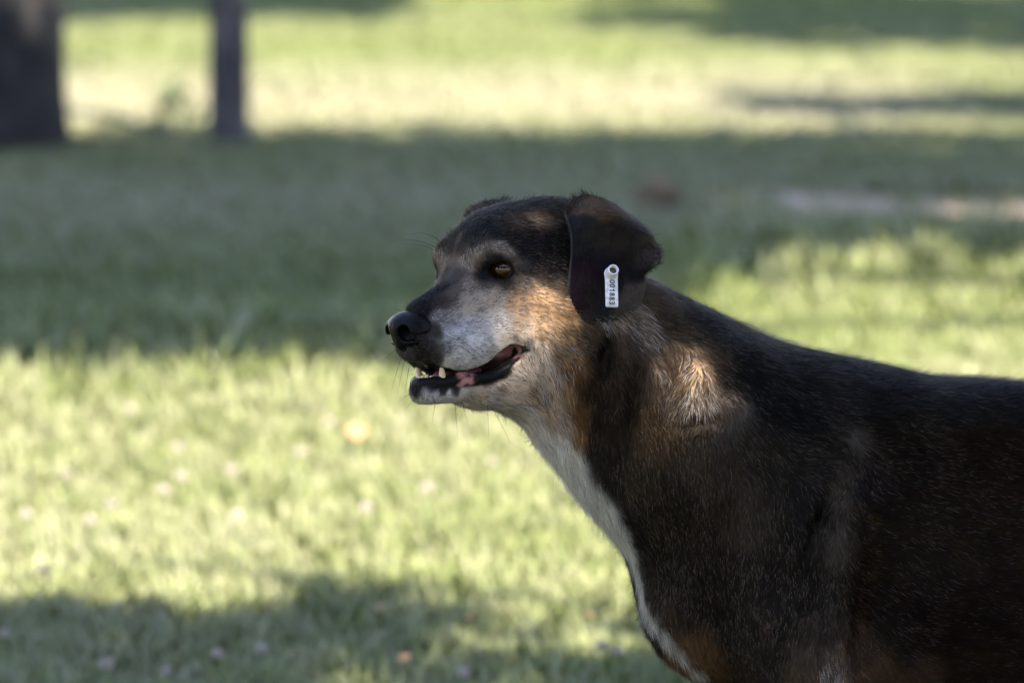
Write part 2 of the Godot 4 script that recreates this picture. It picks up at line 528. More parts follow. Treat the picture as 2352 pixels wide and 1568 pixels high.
	coat(1962, 1010, 15, V(.05, .04, .032), .6, 1.3, -80)
	coat(1945, 1095, 13, V(.05, .04, .032), .6, 1.3, -70)
	coat(1925, 1150, 11, V(.05, .04, .032), .6, 1.3, -130)
	coat(2000, 1100, 22, V(0.013, 0.010, 0.010), .18, 1.2, -50)
	coat(1650, 1080, 30, V(.05, .036, .025), .28, 1.3, -80)
	coat(1600, 1200, 44, V(0.026, 0.020, 0.015), .28, 1.2, -90)
	coat(1720, 1180, 34, V(.055, .04, .028), .28, 1.2, -90)
	coat(1810, 1180, 34, V(0.016, 0.014, 0.013), .22, 1.2, -80)
	coat(1880, 1180, 10, BLACK, .1, 1.1, -110)
	coat(1910, 1250, 20, V(.055, .044, .036), .3, 1.2, -100)
	coat(1600, 1340, 40, V(0.018, 0.014, 0.011), .28, 1.2, -88)
	coat(1720, 1330, 40, V(0.021, 0.016, 0.014), .28, 1.1, -88)
	coat(1830, 1330, 34, V(0.016, 0.013, 0.011), .25, 1.1, -95)
	coat(1545, 1425, 18, V(0.048, 0.030, 0.019), .3, 1.2, -78)
	coat(1590, 1490, 22, V(0.144, 0.076, 0.034), .15, 1.1, -78)
	coat(1640, 1540, 16, V(0.136, 0.074, 0.034), .15, 1.0, -80)
	coat(1740, 1470, 36, V(0.021, 0.016, 0.013), .28, 1.0, -88)
	coat(1700, 1550, 22, V(0.032, 0.022, 0.015), .2, 1.0, -88)
	coat(1765, 1440, 7, V(0.096, 0.056, 0.042), .2, .8, -100)
	coat(1850, 1490, 18, V(0.056, 0.040, 0.030), .25, 1.0, -92)
	coat(1905, 1530, 13, V(0.152, 0.104, 0.076), .25, 1.0, -95)
	coat(1885, 1430, 16, V(0.040, 0.030, 0.024), .28, 1.0, -95)
	coat(1830, 1560, 14, V(0.096, 0.060, 0.038), .2, 1.0, -90)
	# ribs
	coat(2100, 1050, 50, V(0.0150, 0.0095, 0.0068), .16, 1.3, -20)
	coat(2260, 1080, 50, V(0.0175, 0.0105, 0.0059), .08, 1.3, -15)
	coat(2090, 1230, 50, V(0.0213, 0.0126, 0.0068), .12, 1.3, -25)
	coat(2280, 1250, 55, V(0.0225, 0.0126, 0.0059), .05, 1.3, -15)
	coat(2090, 1390, 46, V(0.0187, 0.0115, 0.0068), .14, 1.3, -30)
	coat(2280, 1420, 55, V(0.0187, 0.0105, 0.0059), .06, 1.3, -15)
	coat(1985, 1480, 16, V(0.0488, 0.0273, 0.0161), .2, 1.1, -75)
	coat(2020, 1540, 18, V(0.0900, 0.0494, 0.0272), .12, 1.2, -45)
	coat(2110, 1550, 20, V(0.0688, 0.0378, 0.0213), .12, 1.2, -25)
	coat(2250, 1530, 36, V(0.0238, 0.0137, 0.0076), .08, 1.2, -15)

func coat_ear() -> void:
	var e := [[1330, 470, 10, DARK, 0.030, 1.00, 110], [1355, 476, 9, V(.11, .07, .04), 0.045, 1.00, 60], [1385, 488, 9, V(.09, .055, .03), 0.045, 1.30, -20],
		[1420, 490, 12, V(.05, .032, .02), 0.045, 1.20, -20], [1460, 515, 14, V(.022, .016, .013), 0.045, 1.10, -30], [1330, 540, 16, V(.014, .012, .012), 0.009, 0.42, -88],
		[1390, 545, 16, V(.018, .013, .01), 0.012, 0.42, -80], [1440, 560, 14, V(.018, .013, .010), 0.012, 0.45, -60], [1500, 560, 9, V(.045, .03, .018), 0.030, 0.90, -20],
		[1505, 590, 9, V(.03, .023, .018), 0.030, 0.70, -10], [1475, 600, 10, V(.025, .02, .018), 0.030, 0.42, -60], [1335, 620, 20, V(.008, .0075, .009), 0.006, 0.42, -85],
		[1390, 620, 18, V(.008, .0075, .009), 0.006, 0.42, -80], [1440, 630, 14, V(.014, .012, .012), 0.012, 0.42, -75], [1340, 690, 18, V(.008, .0075, .009), 0.009, 0.42, -80],
		[1385, 700, 14, V(.016, .014, .014), 0.015, 0.42, -80], [1440, 690, 11, V(.06, .05, .046), 0.150, 0.42, -60], [1465, 665, 9, V(.07, .058, .054), 0.045, 0.42, -60], [1360, 740, 12, V(.022, .02, .02), 0.030, 0.42, -75], [1420, 725, 10, V(.04, .035, .034), 0.037, 0.42, -60]]
	for w in e:
		coat(w[0], w[1], w[2], w[3], w[4], w[5], w[6], ear_under(w[0], w[1]))

# ---------------------------------------------------------------- ear flap: a curved sheet with thickness
var ear_grid := []
func set_ear() -> void:
	ear_grid = [
		[[1296, 492, 4.8], [1318, 462, 4.6], [1352, 452, 4.3], [1400, 468, 3.4], [1445, 498, 1.8]],
		[[1309, 530, 6.0], [1342, 508, 6.7], [1390, 503, 6.7], [1445, 515, 5.8], [1488, 528, 3.6]],
		[[1312, 575, 6.6], [1348, 565, 7.4], [1402, 562, 7.3], [1462, 562, 6.4], [1506, 556, 5.4]],
		[[1309, 605, 6.8], [1347, 603, 7.5], [1402, 602, 7.3], [1460, 602, 6.4], [1517, 600, 7.2]],
		[[1305, 635, 6.9], [1346, 637, 7.5], [1400, 638, 7.3], [1450, 634, 6.5], [1484, 628, 6.3]],
		[[1302, 674, 7.0], [1345, 680, 7.5], [1396, 682, 7.2], [1446, 674, 6.5], [1484, 654, 5.7]],
		[[1309, 717, 6.9], [1340, 728, 7.3], [1385, 731, 7.0], [1430, 719, 6.3], [1472, 693, 5.5]],
		[[1328, 750, 6.8], [1345, 761, 7.0], [1370, 767, 6.8], [1408, 755, 6.2], [1446, 728, 5.6]]]

func spline(a: Vector3, b: Vector3, c: Vector3, d: Vector3, t: float) -> Vector3:
	return b.cubic_interpolate(c, a, d, t)
func ear_row(i: int, s: float) -> Vector3:
	var r: Array = ear_grid[clampi(i, 0, 7)]
	var x := s * 4.0
	var j := mini(int(x), 3)
	var g := []
	for k in 4:
		var q: Array = r[clampi(j - 1 + k, 0, 4)]
		g.append(ray_at(q[0], q[1], q[2]))
	return spline(g[0], g[1], g[2], g[3], x - j)
func ear_point(t: float, s: float) -> Vector3:
	var y := t * 7.0
	var i := mini(int(y), 6)
	return spline(ear_row(i - 1, s), ear_row(i, s), ear_row(i + 1, s), ear_row(i + 2, s), y - i)
func ear_under(X: float, Y: float) -> Vector3:
	var best := Vector3.ZERO
	var d := 1e9
	for i in 29:
		for j in 21:
			var p := ear_point(i / 28.0, j / 20.0)
			var q := ray_at(X, Y, p.z)
			if p.distance_to(q) < d:
				d = p.distance_to(q)
				best = p
	return best

func ear_mesh() -> Array:
	var n := 34
	var m := 26
	var mid := []
	for i in n + 1:
		var row := PackedVector3Array()
		for j in m + 1:
			row.append(ear_point(float(i) / n, float(j) / m))
		mid.append(row)
	var vs := PackedVector3Array()
	var tri := PackedInt32Array()
	for side in 2:
		for i in n + 1:
			for j in m + 1:
				var dt: Vector3 = mid[mini(i + 1, n)][j] - mid[maxi(i - 1, 0)][j]
				var ds: Vector3 = mid[i][mini(j + 1, m)] - mid[i][maxi(j - 1, 0)]
				var nrm := dt.cross(ds).normalized()
				var edge := minf(minf(j, m - j) / 3.0, (n - i) / 3.0)
				var th := 0.2 * sqrt(clampf(edge, 0.02, 1.0))
				vs.append(mid[i][j] + nrm * th * (1.0 if side == 0 else -1.0))
	var base := (n + 1) * (m + 1)
	for i in n:
		for j in m:
			var a := i * (m + 1) + j
			var b := a + 1
			var c := a + m + 1
			var d := c + 1
			tri.append_array([a, b, d, a, d, c])
			tri.append_array([base + a, base + d, base + b, base + a, base + c, base + d])
	for i in n:      # side rims
		for j in [0, m]:
			var a: int = i * (m + 1) + j
			var c: int = a + m + 1
			if j == 0:
				tri.append_array([a, c, base + c, a, base + c, base + a])
			else:
				tri.append_array([a, base + c, c, a, base + a, base + c])
	for j in m:
		var a: int = n * (m + 1) + j
		tri.append_array([a, a + 1, base + a + 1, a, base + a + 1, base + a])
	# wind outwards
	var q := 3 * 2 * (5 * m + 10)
	var fn := (vs[tri[q + 2]] - vs[tri[q]]).cross(vs[tri[q + 1]] - vs[tri[q]])
	if fn.z < 0.0:
		for t in range(0, tri.size(), 3):
			var x := tri[t + 1]
			tri[t + 1] = tri[t + 2]
			tri[t + 2] = x
	return [vs, tri]

# folds and hollows of the skin: [X, Y, radius across, radius along, angle, height cm]
const FOLDS := [
	[1600, 880, 34, 70, 80, 0.9], [1700, 945, 22, 40, 100, 0.5], [1610, 968, 55, 13, 5, -0.4], [1500, 850, 22, 50, 80, 0.5], [1455, 900, 18, 60, 85, -0.7], [1395, 800, 22, 50, 70, -0.9],
	[1345, 860, 20, 60, 75, 0.4], [1960, 1040, 20, 80, 85, 0.6], [1880, 1190, 14, 60, 70, -0.8], [1925, 1240, 26, 70, 80, 0.4], [1440, 1000, 18, 70, 80, -0.4], [1900, 1400, 26, 120, 90, 0.4], [1985, 1350, 24, 160, 88, -0.6],
	[1232, 790, 10, 40, 95, 0.35], [1765, 1440, 9, 9, 0, 0.2], [1720, 1250, 60, 160, 80, 0.5], [1590, 1330, 50, 140, 80, 0.3], [1090, 665, 30, 8, 20, -0.15]]

var fold_at := PackedVector3Array()
func fold_offset(p: Vector3) -> float:
	var o := 0.0
	for i in FOLDS.size():
		var d := p - fold_at[i]
		if d.length_squared() > 160.0:
			continue
		var f: Array = FOLDS[i]
		var an := deg_to_rad(f[4])
		var al := d.x * cos(an) + d.y * sin(an)
		var ac := sqrt(maxf(d.length_squared() - al * al, 0.0))
		var ra: float = f[2] * PXCM
		var rl: float = f[3] * PXCM
		if f[2] > f[3]:      # the long axis is the first
			ra = f[3] * PXCM
			rl = f[2] * PXCM
		o += f[5] * 1.5 * exp(-(ac * ac) / (ra * ra) - (al * al) / (rl * rl))
	return o

# mirror a point of the far side to the near side, so that both sides wear the same markings
func near_side(p: Vector3) -> Vector3:
	var h := to_head(p)
	var in_head := smoothstep(6.0, -6.0, p.x - p.y * 0.6)
	if in_head > 0.5:
		if h.z < 0.0:
			return p - hC * (2.0 * h.z)
		return p
	var t := (p - body_at).dot(eT)
	if t < -3.0:
		return p - eT * (2.0 * t)
	return p

var noise := FastNoiseLite.new()
var noise2 := FastNoiseLite.new()

func furless(p: Vector3) -> float:       # 1 on lips, gums and lids
	var h := to_head(p)
	if h.x < -3.0 or h.x > 8.5:
		return 0.0
	h.z = absf(h.z)
	var d := 9.0
	if h.z < 3.9 and h.y < -5.4:
		d = minf(d, poly_d(Vector2(h.x, h.y)) - 0.12)
		for l in lips:
			var a: Vector3 = l[0]
			var ab: Vector3 = l[1] - a
			var t := clampf((p - a).dot(ab) / ab.length_squared(), 0.0, 1.0)
			d = minf(d, p.distance_to(a + ab * t) - l[2] - 0.10)
	var e := H(-0.6, -0.05, 2.75 * signf(to_head(p).z)) - p
	d = minf(d, e.length() - 1.33)
	return 1.0 if d < 0.0 else 0.0

func lip_distance(p: Vector3) -> float:
	var h := to_head(p)
	if h.y > -5.0 or h.x < -3.0:
		return 9.0
	var roll := 9.0
	for l in lips:
		var a: Vector3 = l[0]
		var ab: Vector3 = l[1] - a
		var t := clampf((p - a).dot(ab) / ab.length_squared(), 0.0, 1.0)
		roll = minf(roll, p.distance_to(a + ab * t) - l[2])
	return minf(roll, poly_d(Vector2(h.x, h.y)) + 0.15)

func skin_colour(p: Vector3) -> Vector3:
	var h := to_head(p)
	if h.y > -4.0:
		return BLACK * 1.1
	h.z = absf(h.z)
	var n := noise2.get_noise_3dv(p * 3.0) * 0.5 + 0.5
	var inner := poly_d(Vector2(h.x, h.y))
	var roll := 9.0
	for l in lips:
		var a: Vector3 = l[0]
		var ab: Vector3 = l[1] - a
		var t := clampf((p - a).dot(ab) / ab.length_squared(), 0.0, 1.0)
		roll = minf(roll, p.distance_to(a + ab * t) - l[2])
	var gum := smoothstep(0.35, 0.6, n) * smoothstep(0.9, 0.5, absf(h.x - 3.5))
	if roll < 0.1:
		return BLACK.lerp(V(.36, .17, .165), gum)
	if inner < 0.0:
		var cheek_pink := smoothstep(2.0, 0.6, h.x) * smoothstep(-7.0, -6.6, h.y + 0.4 * (n - 0.5))
		return V(.02, .012, .012).lerp(V(.27, .13, .13), maxf(cheek_pink, gum))
	return BLACK

# ---------------------------------------------------------------- small helpers
func mat(col: Vector3, rough: float, spec := 0.5) -> StandardMaterial3D:
	var m := StandardMaterial3D.new()
	m.albedo_color = Color(col.x, col.y, col.z).linear_to_srgb()
	m.roughness = rough
	m.metallic_specular = spec
	return m
func tinted(rough: float, spec := 0.5) -> StandardMaterial3D:
	var m := mat(Vector3.ONE, rough, spec)
	m.vertex_color_use_as_albedo = true
	return m
func tag(o: Node, label: String, category := "", group := "", kind := "") -> void:
	if label:
		o.set_meta("label", label)
	if category:
		o.set_meta("category", category)
	if group:
		o.set_meta("group", group)
	if kind:
		o.set_meta("kind", kind)
func node3(called: String, at: Vector3) -> Node3D:
	var o := Node3D.new()
	o.name = called
	add_child(o, true)
	o.position = at
	return o
func part(called: String, mesh: Mesh, m: Material, parent: Node) -> MeshInstance3D:
	var o := MeshInstance3D.new()
	o.name = called
	o.mesh = mesh
	if m:
		o.material_override = m
	parent.add_child(o, true)
	return o
func col3(v: Vector3) -> Color:
	return Color(v.x, v.y, v.z)

func blade_mesh(segments: int, bend: float, root: float, belly: float) -> ArrayMesh:
	var vs := PackedVector3Array()
	var nn := PackedVector3Array()
	var tri := PackedInt32Array()
	for i in segments + 1:
		var t := float(i) / segments
		var w := lerpf(root, belly, minf(t * 3.0, 1.0)) * (1.0 - pow(t, 2.2))
		var z := -bend * t * t
		var up := Vector3(0, 2.0 * bend * t, 1).normalized()
		if i == segments:
			vs.append(Vector3(0, t, z))
			nn.append(up)
		else:
			vs.append(Vector3(-w, t, z))
			vs.append(Vector3(w, t, z))
			nn.append((up + Vector3(-0.7, 0, 0)).normalized())
			nn.append((up + Vector3(0.7, 0, 0)).normalized())
	for i in segments - 1:
		var a := i * 2
		tri.append_array([a, a + 2, a + 1, a + 1, a + 2, a + 3])
	var e := (segments - 1) * 2
	tri.append_array([e, e + 2, e + 1])
	return mesh_from(vs, nn, tri)

func tube(points: PackedVector3Array, r0: float, r1: float, sides := 5) -> ArrayMesh:
	var vs := PackedVector3Array()
	var nn := PackedVector3Array()
	var tri := PackedInt32Array()
	var n := points.size()
	for i in n:
		var d := (points[mini(i + 1, n - 1)] - points[maxi(i - 1, 0)]).normalized()
		var x := d.cross(Vector3(0.3, 0.2, 0.93)).normalized()
		var y := d.cross(x)
		var r := lerpf(r0, r1, float(i) / (n - 1))
		for k in sides:
			var a := TAU * k / sides
			var o := x * cos(a) + y * sin(a)
			vs.append(points[i] + o * r)
			nn.append(o)
	for i in n - 1:
		for k in sides:
			var a := i * sides + k
			var b := i * sides + (k + 1) % sides
			tri.append_array([a, a + sides, b, b, a + sides, b + sides])
	return mesh_from(vs, nn, tri)

# ---------------------------------------------------------------- the dog
var dog: Node3D

func make_dog() -> void:
	var t0 := Time.get_ticks_msec()
	dog = node3("dog", dog_base)
	tag(dog, "black and brown dog with grey muzzle, open mouth and white chest stripe standing on lawn", "dog")
	build_dog_shape()
	set_ear()
	for f in FOLDS:
		fold_at.append(hit(f[0], f[1]))
	var box := AABB(Vector3(-13, -8, -11), Vector3(22, 22, 24))
	var head := nets(box.position, box.end, 0.19)
	var rest := nets(Vector3(-4, -64, -46), Vector3(98, 14, 18), 0.65, box.grow(-0.4))
	coat_head()
	coat_body()
	var n_skin := k_at.size()
	coat_ear()
	print("shape ", head[0].size(), " ", rest[0].size(), " ", Time.get_ticks_msec() - t0)
	var ear := ear_mesh()
	var vs: PackedVector3Array = head[0]
	var tri: PackedInt32Array = head[1]
	var n_head := vs.size()
	append_mesh(vs, tri, rest)
	var n_body := vs.size()
	append_mesh(vs, tri, ear)
	var far_ear := [PackedVector3Array(ear[0]), PackedInt32Array(ear[1])]
	for i in far_ear[0].size():
		var h := to_head(far_ear[0][i])
		far_ear[0][i] += hC * (-2.0 * h.z) + hA * 0.6 - hB * 0.2
	for t in range(0, far_ear[1].size(), 3):
		var x: int = far_ear[1][t + 1]
		far_ear[1][t + 1] = far_ear[1][t + 2]
		far_ear[1][t + 2] = x
	var n_ear := vs.size()
	append_mesh(vs, tri, far_ear)
	# folds, then the attributes of each vertex
	var nn := normals_of(vs, tri)
	for i in n_body:
		if vs[i].x < 75.0:
			vs[i] += nn[i] * fold_offset(near_side(vs[i]))
	nn = normals_of(vs, tri)
	print("folded ", Time.get_ticks_msec() - t0)
	var cols := PackedColorArray()
	var misc := PackedVector3Array()
	var comb := PackedVector3Array()
	cols.resize(vs.size()); misc.resize(vs.size()); comb.resize(vs.size())
	for i in vs.size():
		var far := to_head(vs[i]).z < 0.0 if i < n_head or i >= n_body else (vs[i] - body_at).dot(eT) < 0.0
		var p := near_side(vs[i])
		if i >= n_ear:
			p = vs[i] - hA * 0.6 + hB * 0.2
			p -= hC * (2.0 * to_head(p).z)
		p += Vector3(noise.get_noise_3dv(p * 1.0), noise.get_noise_3dv(p * 1.0 + Vector3(50, 0, 0)), 0.0) * 0.55
		var c := Vector3.ZERO
		var m := Vector3.ZERO
		var d := Vector3.ZERO
		var sum := 0.0
		var from := 0 if i < n_body else n_skin
		var to := n_skin if i < n_body else k_at.size()
		for k in range(from, to):
			var q := p.distance_squared_to(k_at[k]) / (k_r[k] * k_r[k])
			if q > 40.0 and k < to - 1 and sum > 0.0001:
				continue
			var w := exp(-0.4 * q) + 0.00001 / ((1.0 + q) * (1.0 + q))
			sum += w
			c += k_col[k] * w
			m += k_misc[k] * w
			d += k_dir[k] * w
		c /= sum
		m /= sum
		if d.length() < 1e-6:
			d = Vector3.RIGHT
		d = d.normalized()
		if far:      # mirror the lie of the hair
			var ax := hC if (i < n_head or i >= n_body) else eT
			d -= ax * (2.0 * d.dot(ax))
		if i >= n_body and i < n_ear:
			var g := (i - n_body) % (35 * 27)
			if g % 27 < 2 or g % 27 > 24 or g / 27 > 32:
				c = c.lerp(V(.09, .08, .075), 0.6)
				m.x = 0.35
		if i < n_head and furless(vs[i]) > 0.5:
			m.z = 1.0
			c = skin_colour(vs[i])
		elif i < n_head:
			var rim := lip_distance(vs[i])
			var k := smoothstep(0.34, 0.1, rim + 0.08 * noise2.get_noise_3dv(vs[i] * 4.0))
			c = c.lerp(BLACK, k)
			m.y = lerpf(m.y, 0.25, k * 0.7)
			m.x *= 1.0 - 0.8 * k
		cols[i] = col3(c)
		misc[i] = m
		comb[i] = d
	print("coat ", Time.get_ticks_msec() - t0)
	# skin mesh: furred hide, and bare wet skin as a second surface
	var hide := PackedInt32Array()
	var bare := PackedInt32Array()
	for t in range(0, tri.size(), 3):
		var z := misc[tri[t]].z + misc[tri[t + 1]].z + misc[tri[t + 2]].z
		var to := bare if z > 1.5 else hide
		if z > 1.5:
			bare.append_array([tri[t], tri[t + 1], tri[t + 2]])
		else:
			hide.append_array([tri[t], tri[t + 1], tri[t + 2]])
	var ws := PackedVector3Array()
	var wn := PackedVector3Array()
	ws.resize(vs.size()); wn.resize(vs.size())
	for i in vs.size():
		ws[i] = to_world(vs[i]) - dog_base
		wn[i] = dir_world(nn[i])
	var skin := mesh_from(ws, wn, hide, cols)
	var arr := skin.surface_get_arrays(0)
	arr[Mesh.ARRAY_INDEX] = bare
	skin.add_surface_from_arrays(Mesh.PRIMITIVE_TRIANGLES, arr)
	skin.surface_set_material(0, tinted(0.8, 0.15))
	skin.surface_set_material(1, tinted(0.35, 0.16))
	part("body", skin, null, dog)
	if not CLAY:
		grow_fur(ws, wn, hide, cols, misc, comb, n_body, n_ear)
	print("fur ", Time.get_ticks_msec() - t0)

func append_mesh(vs: PackedVector3Array, tri: PackedInt32Array, other: Array) -> void:
	var at := vs.size()
	vs.append_array(other[0])
	var t: PackedInt32Array = other[1]
	for i in t.size():
		t[i] += at
	tri.append_array(t)
	for i in t.size():
		t[i] -= at

func grow_fur(ws: PackedVector3Array, wn: PackedVector3Array, tri: PackedInt32Array, cols: PackedColorArray, misc: PackedVector3Array, comb: PackedVector3Array, n_body: int, n_ear: int) -> void:
	var at: Array[Transform3D] = []
	var tint := PackedColorArray()
	var eye := Vector3(0, 1.2, 4.4) - dog_base
	for t in range(0, tri.size(), 3):
		var a := tri[t]
		var b := tri[t + 1]
		var c := tri[t + 2]
		var pa := ws[a]
		var e1 := ws[b] - pa
		var e2 := ws[c] - pa
		var area := e1.cross(e2).length() * 0.5
		var len0 := (misc[a].y + misc[b].y + misc[c].y) * 0.00333
		var facing := wn[a].dot((eye - pa).normalized())
		var per := 0.62 / (0.00030 * maxf(len0, 0.003))
		per *= 4.6
		if facing < -0.35 and a < n_ear:
			per *= 0.2
		var wx := pa.x + dog_base.x
		if wx > 0.5 or pa.y < 0.22:
			per *= 0.15
		if a >= n_ear:
			per *= 1.5
		var want := area * per
		var count := int(want) + (1 if rng.randf() < want - int(want) else 0)
		for i in count:
			var u := rng.randf()
			var v := rng.randf()
			if u + v > 1.0:
				u = 1.0 - u
				v = 1.0 - v
			var p := pa + e1 * u + e2 * v
			var w := 1.0 - u - v
			var n := (wn[a] * w + wn[b] * u + wn[c] * v).normalized()
			var m := misc[a] * w + misc[b] * u + misc[c] * v
			var cc := cols[a] * w + cols[b] * u + cols[c] * v
			var d := dir_world(comb[a] * w + comb[b] * u + comb[c] * v)
			d = d - n * d.dot(n)
			if d.length() < 0.05:
				d = Vector3.DOWN - n * Vector3.DOWN.dot(n)
			d = d.normalized()
			var side := n.cross(d)
			var q := p * 60.0
			var swirl := noise.get_noise_3dv(q) * 0.6 + noise2.get_noise_3dv(p * 240.0) * 0.55 + rng.randfn(0.0, 0.13)
			d = (d + side * swirl).normalized()
			var lift := clampf(0.32 + 0.3 * noise2.get_noise_3dv(p * 150.0 + Vector3(9, 9, 9)) + rng.randfn(0.0, 0.08) + 0.16 * smoothstep(1.15, 1.4, m.y), 0.14, 1.0)
			var ln := m.y * 0.0078 * (0.75 + 0.5 * rng.randf()) * (1.0 + 0.35 * noise2.get_noise_3dv(p * 120.0))
			if rng.randf() < 0.04:
				lift += 0.35
				ln *= 1.25
			var y := (d * cos(lift) + n * sin(lift)).normalized()
			var z := (n - y * n.dot(y)).normalized()
			var x := y.cross(z)
			var wd := 0.00028 * (0.7 + 0.6 * rng.randf()) * (0.75 if ln < 0.006 else 1.0)
			# brindle and salt and pepper: hairs differ singly and in small clumps
			var lum := cc.get_luminance()
			var clump := noise2.get_noise_3dv(p * 300.0 + Vector3(3, 7, 1)) + 0.6 * noise2.get_noise_3dv(p * 110.0) + 0.9 * noise2.get_noise_3dv(p * 42.0 + Vector3(20, 4, 9))
			var k := (0.6 + 0.8 * rng.randf()) if lum > 0.04 else (0.35 + 1.1 * rng.randf() * rng.randf() + 0.3 * rng.randf())
			k *= clampf(1.0 + (0.3 if lum > 0.1 else 0.55) * clump, 0.35, 1.7)
			var out := cc * k
			var pick := rng.randf()
			var pale := m.x * 0.75 * (clampf(1.0 + 0.5 * clump, 0.4, 1.5) if lum > 0.1 else clampf(1.0 + 1.3 * clump, 0.1, 2.6))
			if pick < pale:
				if lum > 0.1:
					out = Color(0.62, 0.59, 0.57) * (0.65 + 0.5 * rng.randf())
				else:
					out = Color(0.13, 0.08, 0.045).lerp(Color(0.20, 0.165, 0.135), rng.randf()) * (0.2 + 0.5 * rng.randf())
					wd *= 1.05
					var cut := 0.32 + 0.25 * rng.randf()
					ln *= cut
					p += n * 0.0012 + y * (m.y * 0.0025)
			elif pick > 1.0 - m.x * 0.9 and lum > 0.06:
				out = Color(0.03, 0.024, 0.022)
			out.a = 1.0
			tint.append(out)
			at.append(Transform3D(Basis(x * wd, y * ln, z * ln), p - n * 0.0004))
	var mm := MultiMesh.new()
	mm.transform_format = MultiMesh.TRANSFORM_3D
	mm.use_colors = true
	mm.mesh = blade_mesh(4, 0.13, 0.5, 0.5)
	mm.instance_count = at.size()
	for i in at.size():
		mm.set_instance_transform(i, at[i])
		mm.set_instance_color(i, tint[i])
	var o := MultiMeshInstance3D.new()
	o.name = "fur"
	o.multimesh = mm
	o.material_override = tinted(0.42, 0.21)
	tag(o, "", "", "", "stuff")
	dog.add_child(o)
	print("hairs ", at.size())



func lathe(profile: PackedVector2Array, sides: int) -> ArrayMesh:      # x radius, y height
	var st := SurfaceTool.new()
	st.begin(Mesh.PRIMITIVE_TRIANGLES)
	st.set_smooth_group(0)
	for i in profile.size() - 1:
		for k in sides:
			var a0 := TAU * k / sides
			var a1 := TAU * (k + 1) / sides
			var p := [profile[i], profile[i + 1]]
			var q0 := Vector3(cos(a0) * p[0].x, p[0].y, sin(a0) * p[0].x)
			var q1 := Vector3(cos(a1) * p[0].x, p[0].y, sin(a1) * p[0].x)
			var q2 := Vector3(cos(a0) * p[1].x, p[1].y, sin(a0) * p[1].x)
			var q3 := Vector3(cos(a1) * p[1].x, p[1].y, sin(a1) * p[1].x)
			for v in [q0, q2, q1, q1, q2, q3]:
				st.add_vertex(v)
	st.index()
	st.generate_normals()
	return st.commit()

func local(p: Vector3) -> Vector3:          # layout -> the dog's node
	return to_world(p) - dog_base

func eyeball(side: float) -> void:
	var o := Node3D.new()
	o.name = "eye"
	dog.add_child(o, true)
	o.position = local(H(-0.6, -0.05, 2.75 * side))
	var gaze := dir_world((hA * 0.84 + hC * (0.54 * side) + hB * 0.0).normalized())
	var x := gaze.cross(Vector3.UP).normalized()
	var y := x.cross(gaze)
	var ball_v := PackedVector3Array()
	var ball_n := PackedVector3Array()
	var ball_c := PackedColorArray()
	var tri := PackedInt32Array()
	var n := 48
	var m := 40
	for i in m + 1:
		var th := PI * pow(float(i) / m, 1.3)
		for k in n:
			var a := TAU * k / n
			var d := gaze * cos(th) + (x * cos(a) + y * sin(a)) * sin(th)
			var r := 1.16 + 0.07 * smoothstep(0.75, 0.2, th)
			ball_v.append(d * r * 0.01)
			ball_n.append(d)
			var c := V(.032, .012, .003) * (0.75 + 0.5 * noise2.get_noise_2d(a * 9.0, th * 2.0))
			c = c.lerp(V(.004, .003, .003), smoothstep(0.27, 0.23, th))
			c = c.lerp(V(.006, .005, .005), smoothstep(0.62, 0.70, th))
			if th > 0.72:
				c = V(.05, .03, .025)
			ball_c.append(col3(c))
	for i in m:
		for k in n:
			var a := i * n + k
			var b := i * n + (k + 1) % n
			tri.append_array([a, a + n, b, b, a + n, b + n])
	var gloss := tinted(0.08, 0.4)
	gloss.clearcoat_enabled = true
	gloss.clearcoat = 0.4
	gloss.clearcoat_roughness = 0.02
	part("eyeball", mesh_from(ball_v, ball_n, tri, ball_c), gloss, o)

